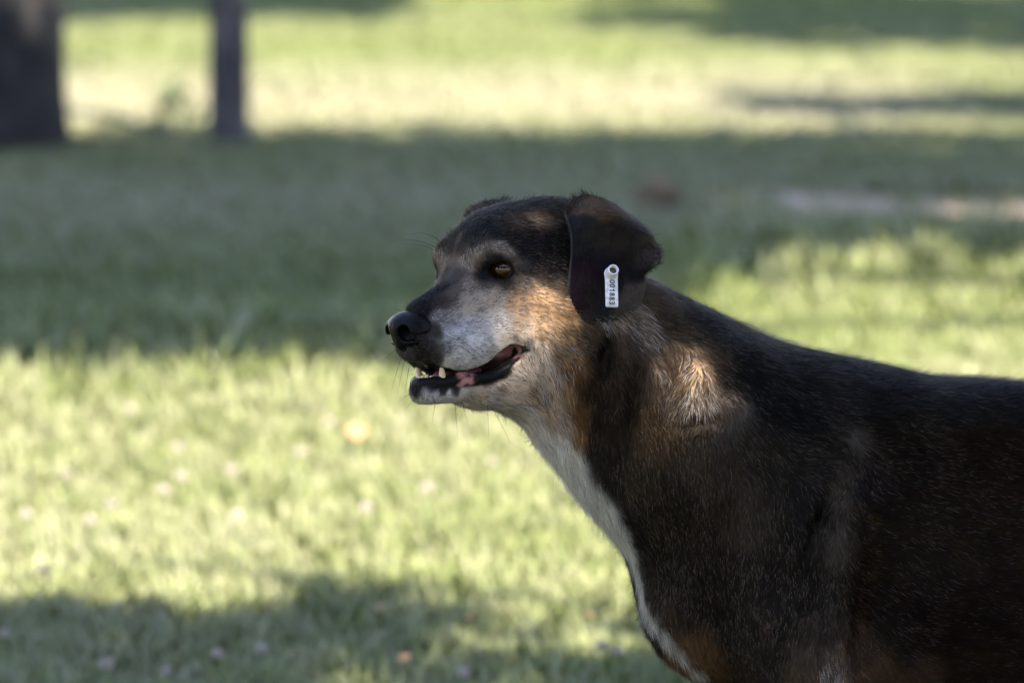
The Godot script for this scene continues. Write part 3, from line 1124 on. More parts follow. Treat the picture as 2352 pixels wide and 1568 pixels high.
func make_face() -> void:
	eyeball(1.0)
	eyeball(-1.0)
	# nose leather
	var keep := [q_type, q_sign, q_k, q_a, q_b, q_r, q_ra, q_rb, q_x, q_y, q_z, q_bc, q_br]
	clear_prims()
	var hb := Basis(hA, hB, hC)
	ell(H(7.0, -3.75, 0), Vector3(1.5, 1.22, 1.62), hb, 0.35)
	ell(H(7.25, -4.7, 0), Vector3(0.95, 1.0, 0.9), hb, 0.6)
	for q in [-1.0, 1.0]:
		ell(H(6.8, -4.0, 1.15 * q), Vector3(1.3, 1.05, 0.9), hb, 0.5)
		ell(H(6.9, -4.8, 0.95 * q), Vector3(0.85, 0.5, 0.65), hb, 0.4)
	for q in [-1.0, 1.0]:
		var g: Vector3 = (hA * 0.86 + hC * (0.5 * q)).normalized()
		ell(H(7.95, -4.15, 0.92 * q), Vector3(0.95, 0.62, 0.56), Basis(g, hB, g.cross(hB)), 0.2, -1)
		cone(H(7.7, -4.4, 1.25 * q), H(6.4, -4.6, 2.1 * q), 0.36, 0.2, 0.2, -1)
	cone(H(8.7, -4.1, 0), H(8.1, -6.2, 0), 0.08, 0.1, 0.15, -1)
	var nm := nets(H(7.0, -4.2, 0) - Vector3.ONE * 2.9, H(7.0, -4.2, 0) + Vector3.ONE * 2.9, 0.09)
	var vs: PackedVector3Array = nm[0]
	for i in vs.size():
		vs[i] = local(vs[i])
	var lm := mat(V(.004, .004, .005), 0.24, 0.2)
	var t := NoiseTexture2D.new()
	t.width = 256; t.height = 256
	t.seamless = true
	var f := FastNoiseLite.new()
	f.noise_type = FastNoiseLite.TYPE_CELLULAR
	f.frequency = 0.06
	t.noise = f
	lm.heightmap_enabled = true
	lm.heightmap_texture = t
	lm.heightmap_scale = 0.06
	lm.uv1_triplanar = true
	lm.uv1_scale = Vector3.ONE * 40.0
	part("nose", mesh_from(vs, normals_of(vs, nm[1]), nm[1]), lm, dog)
	q_type = keep[0]; q_sign = keep[1]; q_k = keep[2]; q_a = keep[3]; q_b = keep[4]; q_r = keep[5]; q_ra = keep[6]
	q_rb = keep[7]; q_x = keep[8]; q_y = keep[9]; q_z = keep[10]; q_bc = keep[11]; q_br = keep[12]
	# teeth
	var ivory := mat(V(.56, .44, .27), 0.35, 0.4)
	for q in [1.0, -1.0]:
		var a := H(5.05, -8.15, 1.35 * q)
		var b := H(5.2, -7.4, 1.5 * q)
		var c := H(5.22, -6.78, 1.62 * q)
		var pts := PackedVector3Array()
		for i in 7:
			var k := i / 6.0
			pts.append(local(a.lerp(b, k).lerp(b.lerp(c, k), k)))
		part("canine_tooth", tooth(pts, 0.0030), ivory, dog)
	for i in 6:
		var z := (i - 2.5) * 0.36
		var h := 0.30 + 0.06 * sin(i * 2.1)
		var a := H(6.05 - z * z * 0.35, -7.88, z)
		part("incisor_tooth", tooth(PackedVector3Array([local(a), local(a + hB * h * 0.5), local(a + hB * h * 0.85), local(a + hB * h)]), 0.0016, 0.75), ivory, dog)
	# tongue
	clear_prims()
	ell(H(2.0, -7.8, 0), Vector3(2.6, 0.42, 1.2), hb, 0.3)
	ell(H(3.6, -7.85, 0), Vector3(1.1, 0.42, 1.0), hb, 0.4)
	cone(H(5.2, -7.1, 0), H(0.5, -6.8, 0), 0.08, 0.12, 0.2, -1)
	var tm := nets(H(2.4, -7.5, 0) - Vector3.ONE * 3.6, H(2.4, -7.5, 0) + Vector3.ONE * 3.6, 0.13)
	vs = tm[0]
	for i in vs.size():
		vs[i] = local(vs[i])
	part("tongue", mesh_from(vs, normals_of(vs, tm[1]), tm[1]), mat(V(.20, .075, .075), 0.4, 0.4), dog)
	q_type = keep[0]; q_sign = keep[1]; q_k = keep[2]; q_a = keep[3]; q_b = keep[4]; q_r = keep[5]; q_ra = keep[6]
	q_rb = keep[7]; q_x = keep[8]; q_y = keep[9]; q_z = keep[10]; q_bc = keep[11]; q_br = keep[12]
	# whiskers and brow hairs: [X, Y, direction in degrees, length cm, droop]
	var wm := mat(V(.02, .018, .018), 0.4, 0.4)
	for w in [[1012, 555, 140, 3.2, .5], [1003, 570, 150, 3.0, .3], [1000, 575, 152, 2.6, .3], [925, 716, 150, 1.0, .3], [922, 820, -110, 2.4, .3], [930, 825, -105, 2.0, .3], [915, 800, -150, 1.4, .2],
		[940, 840, -100, 2.2, .2], [955, 895, -150, 1.6, .1], [965, 905, -140, 1.5, .1], [1000, 925, -100, 1.6, .1], [1045, 925, -85, 2.4, .1], [1060, 922, -70, 1.6, .2], [1130, 935, -60, 3.0, .1], [1120, 930, -88, 2.6, 0.0],
		[1025, 770, -20, 2.2, .2], [1050, 775, -30, 2.4, .2], [1060, 795, -35, 2.2, .2], [1248, 800, -65, 2.6, .2]]:
		var p := hit(w[0], w[1])
		if p.z < -20.0:
			p = ray_at(w[0], w[1], 6.0)
		var an := deg_to_rad(w[2])
		var pts := PackedVector3Array()
		for i in 8:
			var k := i / 7.0
			pts.append(local(p + Vector3(cos(an), sin(an), 0.45) * (w[3] * k) - Vector3(0, 1, 0) * (w[3] * w[4] * k * k)))
		part("whisker", tube(pts, 0.00022, 0.00006, 4), wm, dog)

func tooth(pts: PackedVector3Array, r: float, blunt := 0.0) -> ArrayMesh:
	var vs := PackedVector3Array()
	var nn := PackedVector3Array()
	var tri := PackedInt32Array()
	var n := pts.size()
	for i in n:
		var k := float(i) / (n - 1)
		var d := (pts[mini(i + 1, n - 1)] - pts[maxi(i - 1, 0)]).normalized()
		var x := d.cross(Vector3(0.3, 0.2, 0.93)).normalized()
		var y := d.cross(x)
		var rr := r * sqrt(maxf(1.0 - pow(k, 1.3), 0.004)) if blunt == 0.0 else r * (1.0 if k < 0.9 else 0.5)
		for j in 12:
			var a := TAU * j / 12
			vs.append(pts[i] + (x * cos(a) + y * sin(a)) * rr)
			nn.append((x * cos(a) + y * sin(a) + d * 0.3).normalized())
	for i in n - 1:
		for j in 12:
			var a := i * 12 + j
			var b := i * 12 + (j + 1) % 12
			tri.append_array([a, a + 12, b, b, a + 12, b + 12])
	var c := vs.size()
	vs.append(pts[n - 1])
	nn.append((pts[n - 1] - pts[n - 2]).normalized())
	for j in 12:
		tri.append_array([(n - 1) * 12 + j, c, (n - 1) * 12 + (j + 1) % 12])
	return mesh_from(vs, nn, tri)

# ---------------------------------------------------------------- ear tag
func make_ear_tag() -> void:
	var p := ear_under(1404, 640)
	var face := dir_world(Vector3(0.16, 0.30, 0.95).normalized())
	var right := dir_world(Vector3(1, 0.02, 0)).slide(face).normalized()
	var up := face.cross(right).normalized()
	var hole := ray_at(1404, 628, p.z + 0.62)
	var t := node3("ear_tag", to_world(hole))
	tag(t, "small white plastic tag numbered 001883 pinned through the dog's ear", "ear tag")
	t.basis = Basis(right, up, face)
	var white := mat(V(.70, .70, .72), 0.4, 0.4)
	var grime := NoiseTexture2D.new()
	grime.width = 256; grime.height = 256
	grime.seamless = true
	var gf := FastNoiseLite.new()
	gf.frequency = 0.012
	gf.fractal_octaves = 5
	grime.noise = gf
	var gg := Gradient.new()
	gg.offsets = PackedFloat32Array([0.0, 0.38, 0.55, 1.0])
	gg.colors = PackedColorArray([Color(0.74, 0.71, 0.66), Color(0.92, 0.91, 0.90), Color(0.98, 0.98, 0.98), Color(1, 1, 1)])
	grime.color_ramp = gg
	white.albedo_texture = grime
	white.uv1_triplanar = true
	white.uv1_scale = Vector3.ONE * 60.0
	# plate: a bevelled strip with a rounded head
	var outline := PackedVector2Array()
	var hw := 0.49
	for i in 13:
		var a := PI * (1.0 - i / 12.0)
		outline.append(Vector2(cos(a) * 0.54, sin(a) * 0.54))
	outline.append(Vector2(0.5, -0.35)); outline.append(Vector2(hw, -0.6))
	for i in 6:
		var a := -PI * 0.5 * i / 5.0
		outline.append(Vector2(hw - 0.13 + cos(a) * 0.13, -2.57 + sin(a) * 0.13))
	for i in 6:
		var a := -PI * 0.5 - PI * 0.5 * i / 5.0
		outline.append(Vector2(-hw + 0.13 + cos(a) * 0.13, -2.57 + sin(a) * 0.13))
	outline.append(Vector2(-hw, -0.6)); outline.append(Vector2(-0.5, -0.35))
	var st := SurfaceTool.new()
	st.begin(Mesh.PRIMITIVE_TRIANGLES)
	var rings := [[0.0, -0.13], [0.0, -0.01], [0.04, 0.03]]
	var n := outline.size()
	var pt := func(ring: int, i: int) -> Vector3:
		var q: Vector2 = outline[i % n]
		var c := Vector2(0, clampf(q.y, -2.3, 0.0))
		q = q + (c - q).normalized() * rings[ring][0]
		return Vector3(q.x, q.y, rings[ring][1]) * 0.01
	for r in 2:
		for i in n:
			var a: Vector3 = pt.call(r, i)
			var b: Vector3 = pt.call(r, i + 1)
			var c: Vector3 = pt.call(r + 1, i)
			var d: Vector3 = pt.call(r + 1, i + 1)
			for v in [a, c, b, b, c, d]:
				st.add_vertex(v)
	for ring in [0, 2]:
		var c := Vector3(0, -1.1, rings[ring][1]) * 0.01
		for i in n:
			var a: Vector3 = pt.call(ring, i)
			var b: Vector3 = pt.call(ring, i + 1)
			for v in ([a, c, b] if ring == 2 else [a, b, c]):
				st.add_vertex(v)
	st.generate_normals()
	part("plate", st.commit(), white, t)
	# hollow stud, leaning a little
	var stud := part("stud", lathe(PackedVector2Array([Vector2(0.0, -0.2), Vector2(0.50, -0.2), Vector2(0.50, 0.03), Vector2(0.48, 0.07), Vector2(0.45, 0.12), Vector2(0.43, 0.92), Vector2(0.41, 0.97), Vector2(0.32, 0.97), Vector2(0.29, 0.93), Vector2(0.28, 0.5), Vector2(0.0, 0.5)]), 36), white, t)
	stud.scale = Vector3.ONE * 0.01
	stud.basis = Basis(Vector3.RIGHT, PI / 2) * Basis.from_scale(Vector3.ONE * 0.01)
	var pin := part("pin", lathe(PackedVector2Array([Vector2(0.0, 0.5), Vector2(0.275, 0.5), Vector2(0.27, 0.60), Vector2(0.1, 0.64), Vector2(0.0, 0.72)]), 20), mat(V(.09, .06, .045), 0.35, 0.5), t)
	pin.basis = Basis(Vector3.RIGHT, PI / 2) * Basis.from_scale(Vector3.ONE * 0.01)
	var ink := mat(V(.012, .010, .016), 0.7, 0.2)
	var font := SystemFont.new()
	font.font_names = PackedStringArray(["Droid Sans"])
	font.font_weight = 700
	var digits := "001883"
	for i in 6:
		var tm := TextMesh.new()
		tm.text = digits[i]
		tm.font = font
		tm.font_size = 32
		tm.depth = 0.0001
		tm.pixel_size = 0.00018
		var d := part("digit", tm, ink, t)
		d.basis = Basis(Vector3.BACK, -PI / 2)
		d.position = Vector3(0.05 - i * 0.012, -0.66 - i * 0.345, 0.035) * 0.01

# ---------------------------------------------------------------- lawn, trees
const SUN := Vector3(0.30, 0.80, 0.52)
var sun_dir := SUN.normalized()
var gaps: Array = []                   # rays of sun that reach the dog between the leaves: [point, radius]
var mask_noise := FastNoiseLite.new()

func ground_at(X: float, Y: float) -> Vector3:      # where a layout point lies on the ground
	var v := (784.0 - Y) * PXCM / CAM_D
	var d := Vector3((X - 1176.0) * PXCM / CAM_D, -sinp + v * cosp, -cosp - v * sinp)
	return Vector3(0, 1.2, 4.4) + d * (-1.2 / d.y)

# how thick the leaves above are, seen along the sun from a spot of the ground: 0 open, 1 closed
func cover(x: float, z: float) -> float:
	var n := mask_noise.get_noise_2d(x * 1.6, z * 1.6)
	var n2 := mask_noise.get_noise_2d(x * 5.0 + 40.0, z * 5.0)
	var e := n * 0.35 + n2 * 0.22
	var zz := z + e
	# over the dog
	if z > -3.2:
		var edge := -1.98
		if x > -0.05:
			edge = -1.88
		var c := smoothstep(edge - 0.16, edge + 0.16, z + n * 0.22 + n2 * 0.4)
		var d := Vector2((x - 0.14) / 0.26, (z + 2.05) / 0.10).length()
		c *= smoothstep(0.7, 1.25, d + n2 * 0.5)
		if z < -1.4:
			c *= 0.25 + 0.75 * smoothstep(-0.25, 0.1, n2 + 0.6 * smoothstep(0.1, -0.3, x))
		c *= 1.0 - smoothstep(-0.55, -0.75, x + n * 0.1) * smoothstep(-1.5, -1.3, z)
		c *= smoothstep(0.15, -0.1, z + n * 0.2 - lerpf(0.45, 1.9, smoothstep(-0.35, 0.15, x)))
		return c
	# the broad band of shade
	var near := lerpf(-4.02, -5.2, smoothstep(0.02, 0.45, x))
	var far := lerpf(-7.45, -7.0, smoothstep(0.0, 0.8, x))
	var band := smoothstep(near + 0.2, near - 0.25, zz - e * 0.3) * smoothstep(far - 0.3, far + 0.3, zz - e * 0.2)
	if x > 0.45:          # a streak of light falls through
		var mid := -6.2 - (x - 0.7) * -0.25
		band *= 1.0 - 0.95 * exp(-pow((z - mid) / 0.2, 2.0)) * smoothstep(0.5, 0.85, x)
	var c := band
	# far streaks on the right
	var sx := smoothstep(0.35, 0.95, x)
	c = maxf(c, sx * exp(-pow((zz + 8.15 + 0.12 * (x - 1.0)) / 0.28, 2.0)) * (0.7 + n2))
	c = maxf(c, smoothstep(0.0, 0.5, x) * exp(-pow((zz + 7.35) / 0.14, 2.0)) * 0.7)
	c = maxf(c, smoothstep(0.2, 0.9, x + n2 * 0.5) * smoothstep(-9.5, -10.5, zz + n2 * 0.6))
	c = maxf(c, smoothstep(-0.25, -0.45, x) * smoothstep(-10.55, -10.9, zz))
	return clampf(c, 0.0, 1.0)

func leaf_mesh() -> ArrayMesh:
	var vs := PackedVector3Array([Vector3(0, 0, 0), Vector3(-0.32, 0.35, 0.08), Vector3(0, 0.4, -0.02), Vector3(0.32, 0.35, 0.08), Vector3(-0.2, 0.75, 0.02), Vector3(0, 0.78, -0.05), Vector3(0.2, 0.75, 0.02), Vector3(0, 1.1, -0.14)])
	var tri := PackedInt32Array([0, 1, 2, 0, 2, 3, 1, 4, 2, 2, 4, 5, 2, 5, 3, 3, 5, 6, 4, 7, 5, 5, 7, 6])
	return mesh_from(vs, normals_of(vs, tri), tri)

func rand_basis(r: RandomNumberGenerator) -> Basis:
	return Basis(Vector3(r.randfn(), r.randfn(), r.randfn()).normalized(), r.randf() * TAU)

func bark(dark: float) -> StandardMaterial3D:
	var m := StandardMaterial3D.new()
	var t := NoiseTexture2D.new()
	t.width = 256; t.height = 256
	t.seamless = true
	var f := FastNoiseLite.new()
	f.frequency = 0.03
	f.fractal_octaves = 4
	t.noise = f
	var g := Gradient.new()
	g.set_color(0, Color(0.085, 0.085, 0.10) * dark)
	g.set_color(1, Color(0.27, 0.265, 0.28) * dark)
	t.color_ramp = g
	m.albedo_texture = t
	m.uv1_triplanar = true
	m.uv1_scale = Vector3(4, 1.2, 4)
	m.roughness = 0.95
	return m

func make_tree(foot: Vector3, r: float, crown_at: Vector3, crown_r: Vector3, leaves: int, leaf: float, label: String, bark_m: Material, leaf_m: Material, lm: Mesh, use_cover := true) -> Node3D:
	var rng := RandomNumberGenerator.new()
	rng.seed = hash(label)
	var t := node3("tree", foot)
	tag(t, label, "tree", "trees around the lawn")
	var top := crown_at - foot
	var pts := PackedVector3Array()
	var fork := Vector3(top.x * 0.06, top.y - crown_r.y * 1.2, top.z * 0.06)
	for i in 13:
		var k := i / 12.0
		var p := Vector3.ZERO.lerp(fork, k)
		p += Vector3(sin(k * 5.0 + foot.x), 0, cos(k * 4.0 + foot.z)) * r * 0.08 * k
		p.y -= 0.1 * (1.0 - k)
		pts.append(p)
	var st := SurfaceTool.new()
	var tm := tube(pts, r, r * 0.62, 14)
	st.append_from(tm, 0, Transform3D())
	var flare := PackedVector3Array([Vector3(0, -0.12, 0), Vector3(0, 0.02, 0), Vector3(0, 0.12, 0), Vector3(0, 0.3, 0)])
	st.append_from(tube(flare, r * 1.12, r * 0.98, 14), 0, Transform3D())
	for i in 7:
		var a := TAU * i / 7.0 + foot.x
		var e := top + Vector3(cos(a) * crown_r.x * 0.7, rng.randf_range(-0.3, 0.5) * crown_r.y, sin(a) * crown_r.z * 0.7)
		var lp := PackedVector3Array()
		for k in 7:
			var q := k / 6.0
			lp.append(pts[12].lerp(e, q) + Vector3(0, sin(q * PI) * 0.35, 0))
		st.append_from(tube(lp, r * 0.42, 0.012, 7), 0, Transform3D())
	part("trunk", st.commit(), bark_m, t)
	var at: Array[Transform3D] = []
	var tries := 0
	while at.size() < leaves and tries < leaves * 12:
		tries += 1
		var q := Vector3(rng.randfn(), rng.randfn(), rng.randfn()).normalized() * pow(rng.randf(), 0.4)
		var p := crown_at + q * crown_r
		# leaves sit in clumps
		if noise2.get_noise_3dv(p * 2.2) < -0.18:
			continue
		var leaf_b := rand_basis(rng).scaled(Vector3.ONE * leaf * rng.randf_range(0.7, 1.25))
		if use_cover:
			var g := p - sun_dir * (p.y / sun_dir.y)
			if rng.randf() > cover(g.x, g.z):
				continue
			var middle := p + leaf_b.y * 0.55
			var blocked := false
			for h in gaps:
				var d: Vector3 = middle - h[0]
				if (d - sun_dir * d.dot(sun_dir)).length() < h[1]:
					blocked = true
					break
			if blocked:
				continue
		at.append(Transform3D(leaf_b, p - foot))
	var mm := MultiMesh.new()
	mm.transform_format = MultiMesh.TRANSFORM_3D
	mm.use_colors = true
	mm.mesh = lm
	mm.instance_count = at.size()
	for i in at.size():
		mm.set_instance_transform(i, at[i])
		var k := rng.randf_range(0.7, 1.3)
		mm.set_instance_color(i, Color(0.06 * k, 0.105 * k, 0.028 * k * rng.randf_range(0.7, 1.2)))
	var o := MultiMeshInstance3D.new()
	o.name = "crown"
	o.multimesh = mm
	o.material_override = leaf_m
	tag(o, "", "", "", "stuff")
	t.add_child(o)
	print("tree ", at.size(), " of ", tries)
	return t

func tuft_mesh(blades: int, spread: float, seed_at: int) -> ArrayMesh:
	var st := SurfaceTool.new()
	var b := blade_mesh(4, 0.4, 0.5, 0.55)
	var r := RandomNumberGenerator.new()
	r.seed = seed_at
	for i in blades:
		var a := r.randf() * TAU
		var lean := r.randf_range(0.05, 0.75)
		var bs := Basis(Vector3.UP, a) * Basis(Vector3.RIGHT, -lean)
		var h := r.randf_range(0.55, 1.1)
		bs = bs * Basis.from_scale(Vector3(0.075 * r.randf_range(0.7, 1.3), h, h))
		st.append_from(b, 0, Transform3D(bs, Vector3(r.randf_range(-1, 1), 0, r.randf_range(-1, 1)) * spread))
	return st.commit()

func dryness(x: float, z: float) -> float:
	var n := mask_noise.get_noise_2d(x * 0.9 + 100.0, z * 0.9)
	var d := 0.25 + 0.45 * n
	d = maxf(d, (0.9 + 0.4 * n) * exp(-pow((z + 8.35) / 0.95, 2.0)) * smoothstep(1.5, 0.6, x))
	d = maxf(d, 0.6 * exp(-pow((z + 5.9) / 0.5, 2.0)) * smoothstep(0.1, 0.6, x))
	d = maxf(d, (0.42 + 0.5 * n) * smoothstep(-4.8, -6.0, z) * smoothstep(-7.8, -7.2, z))
	if z < -9.4:
		d *= 0.6
	return clampf(d, 0.0, 1.0)

func make_lawn() -> void:
	var gm := StandardMaterial3D.new()
	var t := NoiseTexture2D.new()
	t.width = 512; t.height = 512
	t.seamless = true
	var f := FastNoiseLite.new()
	f.frequency = 0.02
	f.fractal_octaves = 5
	t.noise = f
	var g := Gradient.new()
	g.set_color(0, Color(0.20, 0.23, 0.11))
	g.set_color(1, Color(0.44, 0.42, 0.25))
	t.color_ramp = g
	gm.albedo_texture = t
	gm.uv1_triplanar = true
	gm.uv1_world_triplanar = true
	gm.uv1_scale = Vector3.ONE * 0.55
	gm.roughness = 1.0
	var pm := PlaneMesh.new()
	pm.size = Vector2(600, 600)
	var ground := part("ground", pm, gm, self)
	tag(ground, "", "", "", "structure")
	# grass
	var meshes := [tuft_mesh(9, 0.6, 1), tuft_mesh(9, 0.6, 2), tuft_mesh(9, 0.6, 3)]
	var lists := [[], [], []]
	var tints := [PackedColorArray(), PackedColorArray(), PackedColorArray()]
	var fields := [[-1.9, 1.9, -12.6, -1.0, 100000, 0.042], [-1.5, 1.5, -1.0, 2.6, 9000, 0.05], [-9.0, 9.0, -22.0, 4.0, 26000, 0.085]]
	for fd in fields:
		for i in fd[4]:
			var x := rng.randf_range(fd[0], fd[1])
			var z := rng.randf_range(fd[2], fd[3])
			if fd[5] > 0.08 and absf(x) < 1.9 and z > -12.6 and z < 2.6:
				continue
			var dry := dryness(x, z)
			var n := mask_noise.get_noise_2d(x * 2.5, z * 2.5 + 70.0)
			var h: float = fd[5] * (0.85 + 0.2 * n + 0.35 * rng.randf())
			var edge_tall := exp(-pow((z - lerpf(-4.05, -5.2, smoothstep(0.02, 0.45, x))) / 0.5, 2.0))
			h *= 1.0 + (0.5 + (1.1 if rng.randf() < 0.2 else 0.0)) * edge_tall - 0.3 * smoothstep(-5.8, -7.5, z)
			var bare := x > 0.5 and absf(z + 6.2 - (x - 0.7) * 0.25) < 0.27
			if bare and rng.randf() < 0.88:
				continue
			var k := rng.randf_range(0.85, 1.15)
			var c := Color(0.15, 0.178, 0.056).lerp(Color(0.115, 0.148, 0.043), rng.randf())
			c = c.lerp(Color(0.315, 0.29, 0.235).lerp(Color(0.25, 0.24, 0.155), rng.randf()), clampf(dry + rng.randfn(0.0, 0.18), 0.0, 1.0))
			c = c * k
			c.a = 1.0
			var w := rng.randi() % 3
			lists[w].append(Transform3D(Basis(Vector3.UP, rng.randf() * TAU).scaled(Vector3(h, h, h)), Vector3(x, 0.0, z)))
			tints[w].append(c)
	var gmat := tinted(0.55, 0.4)
	gmat.backlight_enabled = true
	gmat.backlight = Color(0.55, 0.6, 0.35)
	for w in 3:
		var mm := MultiMesh.new()
		mm.transform_format = MultiMesh.TRANSFORM_3D
		mm.use_colors = true
		mm.mesh = meshes[w]
		mm.instance_count = lists[w].size()
		for i in lists[w].size():
			mm.set_instance_transform(i, lists[w][i])
			mm.set_instance_color(i, tints[w][i])
		var o := MultiMeshInstance3D.new()
		o.name = "grass"
		o.multimesh = mm
		o.material_override = gmat
		tag(o, "uneven green and straw coloured lawn grass around the dog", "grass", "", "stuff")
		add_child(o, true)

func on_ray(X: float, Y: float, height: float) -> Vector3:
	var v := (784.0 - Y) * PXCM / CAM_D
	var d := Vector3((X - 1176.0) * PXCM / CAM_D, -sinp + v * cosp, -cosp - v * sinp)
	return Vector3(0, 1.2, 4.4) + d * ((height - 1.2) / d.y)

func make_small_things() -> void:
	# white clover heads
	var head := SurfaceTool.new()
	var petal := lathe(PackedVector2Array([Vector2(0.0, 0.0), Vector2(0.09, 0.25), Vector2(0.10, 0.6), Vector2(0.0, 1.0)]), 5)
	for i in 46:
		var y := 1.0 - 1.55 * i / 45.0
		var a := i * 2.39996
		var d := Vector3(cos(a) * sqrt(1.0 - y * y), y, sin(a) * sqrt(1.0 - y * y))
		var x := d.cross(Vector3(0.2, 0.3, 0.9)).normalized()
		head.append_from(petal, 0, Transform3D(Basis(x, d, x.cross(d)).scaled(Vector3.ONE * rng.randf_range(0.9, 1.1)), d * 0.25))
	var head_mesh := head.commit()
	var flower_m := mat(V(.44, .38, .36), 0.8, 0.2)
	flower_m.backlight_enabled = true
	flower_m.backlight = Color(0.4, 0.36, 0.34)
	var stem_m := mat(V(.10, .16, .05), 0.6, 0.3)
	var spots := [[375, 1125], [205, 1195], [530, 1080], [415, 1095], [252, 1160], [150, 1090], [760, 970], [840, 1165], [545, 1185], [410, 1030], [10, 1455], [245, 1525], [382, 1543], [500, 1502], [1380, 1485], [1416, 1496], [1066, 1546], [600, 1492], [105, 1310], [690, 1040], [980, 1120], [300, 940], [1130, 1060], [60, 1180]]
	spots.sort_custom(func(a, b): return a[0] < b[0])
	var place := ["first", "second", "third", "fourth", "fifth", "sixth", "seventh", "eighth", "ninth", "tenth", "eleventh", "twelfth", "thirteenth", "fourteenth", "fifteenth", "sixteenth"]
	var count := [0, 0]
	for q in spots:
		var dim: bool = q[1] > 1330
		var h := rng.randf_range(0.055, 0.075)
		var p := on_ray(q[0], q[1], h)
		var o := node3("clover_flower", Vector3(p.x, 0, p.z))
		tag(o, ("clover flower in the near shade, %s from the left" if dim else "pale clover flower in the sunlit grass, %s from the left") % place[count[int(dim)]], "flower", "clover flowers in the lawn")
		count[int(dim)] += 1
		var r := rng.randf_range(0.0052, 0.0072)
		var hd := part("flower_head", head_mesh, flower_m, o)
		hd.position = Vector3(0, h, 0)
		hd.basis = Basis(Vector3.UP, rng.randf() * TAU).scaled(Vector3.ONE * r)
		part("stem", tube(PackedVector3Array([Vector3(0.006, -0.005, 0), Vector3(0.003, h * 0.5, 0.002), Vector3(0, h, 0)]), 0.0011, 0.0008, 5), stem_m, o)
	# fallen leaves: [X, Y, size cm]
	var lm := leaf_mesh()
	var dry := [mat(V(.34, .18, .10), 0.7, 0.3), mat(V(.32, .21, .12), 0.7, 0.3)]
	var n := 0
	for q in [[822, 1008, 6.5, "large orange fallen leaf lying in the sunlit grass"], [695, 1505, 2.6, "small orange fallen leaf in the shaded grass at the bottom"], [925, 1517, 2.6, "orange leaf fallen in front of the dog's chest"], [872, 1402, 2.4, "small tan leaf at the edge of the near shade"], [1090, 1420, 3.2, "curled tan leaf caught in the dappled grass beside the dog"], [2160, 405, 7.0, "reddish fallen leaf on the far bare strip"], [1330, 1415, 2.6, "tan leaf in the dappled grass by the dog's chest"]]:
		var p := on_ray(q[0], q[1], 0.045)
		var o := part("fallen_leaf", lm, dry[n % 2], self)
		n += 1
		tag(o, q[3], "leaf", "fallen leaves on the lawn")
		o.position = p
		o.basis = Basis(Vector3.UP, rng.randf() * TAU) * Basis(Vector3.RIGHT, -1.25) * Basis.from_scale(Vector3.ONE * q[2] * 0.0075)
	# brown clod in the far shade
	var sv := PackedVector3Array()
	var sp := SphereMesh.new()
	sp.radius = 0.5
	sp.height = 1.0
	var arr := sp.surface_get_arrays(0)
	var pv: PackedVector3Array = arr[Mesh.ARRAY_VERTEX]
	for i in pv.size():
		pv[i] *= 1.0 + 0.45 * noise2.get_noise_3dv(pv[i] * 5.0)
	arr[Mesh.ARRAY_VERTEX] = pv
	var am := ArrayMesh.new()
	am.add_surface_from_arrays(Mesh.PRIMITIVE_TRIANGLES, arr)
	var clod := part("clod_of_earth", am, mat(V(.14, .10, .07), 0.95, 0.2), self)
	clod.position = on_ray(1503, 456, 0.03)
	clod.scale = Vector3(0.085, 0.065, 0.07)
	tag(clod, "brown clod of earth on the shaded lawn behind the dog's head", "clod")
	# leafy weeds at the feet of the trunks
	var wm := tinted(0.55, 0.3)
	for q in [[392, 300, 0.085, 26, "leafy weed growing beside the slender sapling"], [25, 300, 0.13, 60, "dark leafy shoots at the foot of the thick trunk"], [455, 310, 0.05, 14, "low weed at the foot of the slender sapling"]]:
		var p := on_ray(q[0], q[1], 0.0)
		if q[0] < 100:
			p.z += 0.25
		var o := node3("weed", p)
		tag(o, q[4], "weed", "weeds at the tree feet")
		var st := SurfaceTool.new()
		for i in q[3]:
			var a := rng.randf() * TAU
			var lean := rng.randf_range(0.1, 1.2)
			var up := Basis(Vector3.UP, a) * Basis(Vector3.RIGHT, -lean)
			st.append_from(lm, 0, Transform3D(up * Basis.from_scale(Vector3.ONE * q[2] * 0.5 * rng.randf_range(0.6, 1.2)), Vector3(rng.randfn(0, 0.2), 0, rng.randfn(0, 0.2)) * q[2] + Vector3(0, rng.randf() * q[2] * 0.9, 0)))
		part("leaves", st.commit(), mat(V(.05, .085, .03), 0.6, 0.3), o)
		part("stem", tube(PackedVector3Array([Vector3(0, -0.01, 0), Vector3(0.004, q[2] * 0.5, 0), Vector3(0, q[2], 0.003)]), 0.003, 0.001, 5), stem_m, o)
	# bare strip of earth
	var pts := PackedVector2Array()
	for i in 15:
		var x := 0.35 + i * 0.18
		pts.append(Vector2(x, -6.2 + (x - 0.7) * 0.25 - 0.22 - 0.05 * sin(i * 1.7)))
	for i in 15:
		var x := 0.35 + (14 - i) * 0.18
		pts.append(Vector2(x, -6.2 + (x - 0.7) * 0.25 + 0.24 + 0.05 * sin(i * 2.3)))
	var tr := Geometry2D.triangulate_polygon(pts)
	var vs := PackedVector3Array()
	var nn := PackedVector3Array()
	for q in pts:
		vs.append(Vector3(q.x, 0.004, q.y))
		nn.append(Vector3.UP)
	for t in range(0, tr.size(), 3):
		var e := (vs[tr[t + 2]] - vs[tr[t]]).cross(vs[tr[t + 1]] - vs[tr[t]])
		if e.y < 0.0:
			var x := tr[t + 1]
			tr[t + 1] = tr[t + 2]
			tr[t + 2] = x
	var path := part("path", mesh_from(vs, nn, tr), mat(V(.40, .30, .24), 0.95, 0.2), self)
	tag(path, "", "", "", "structure")

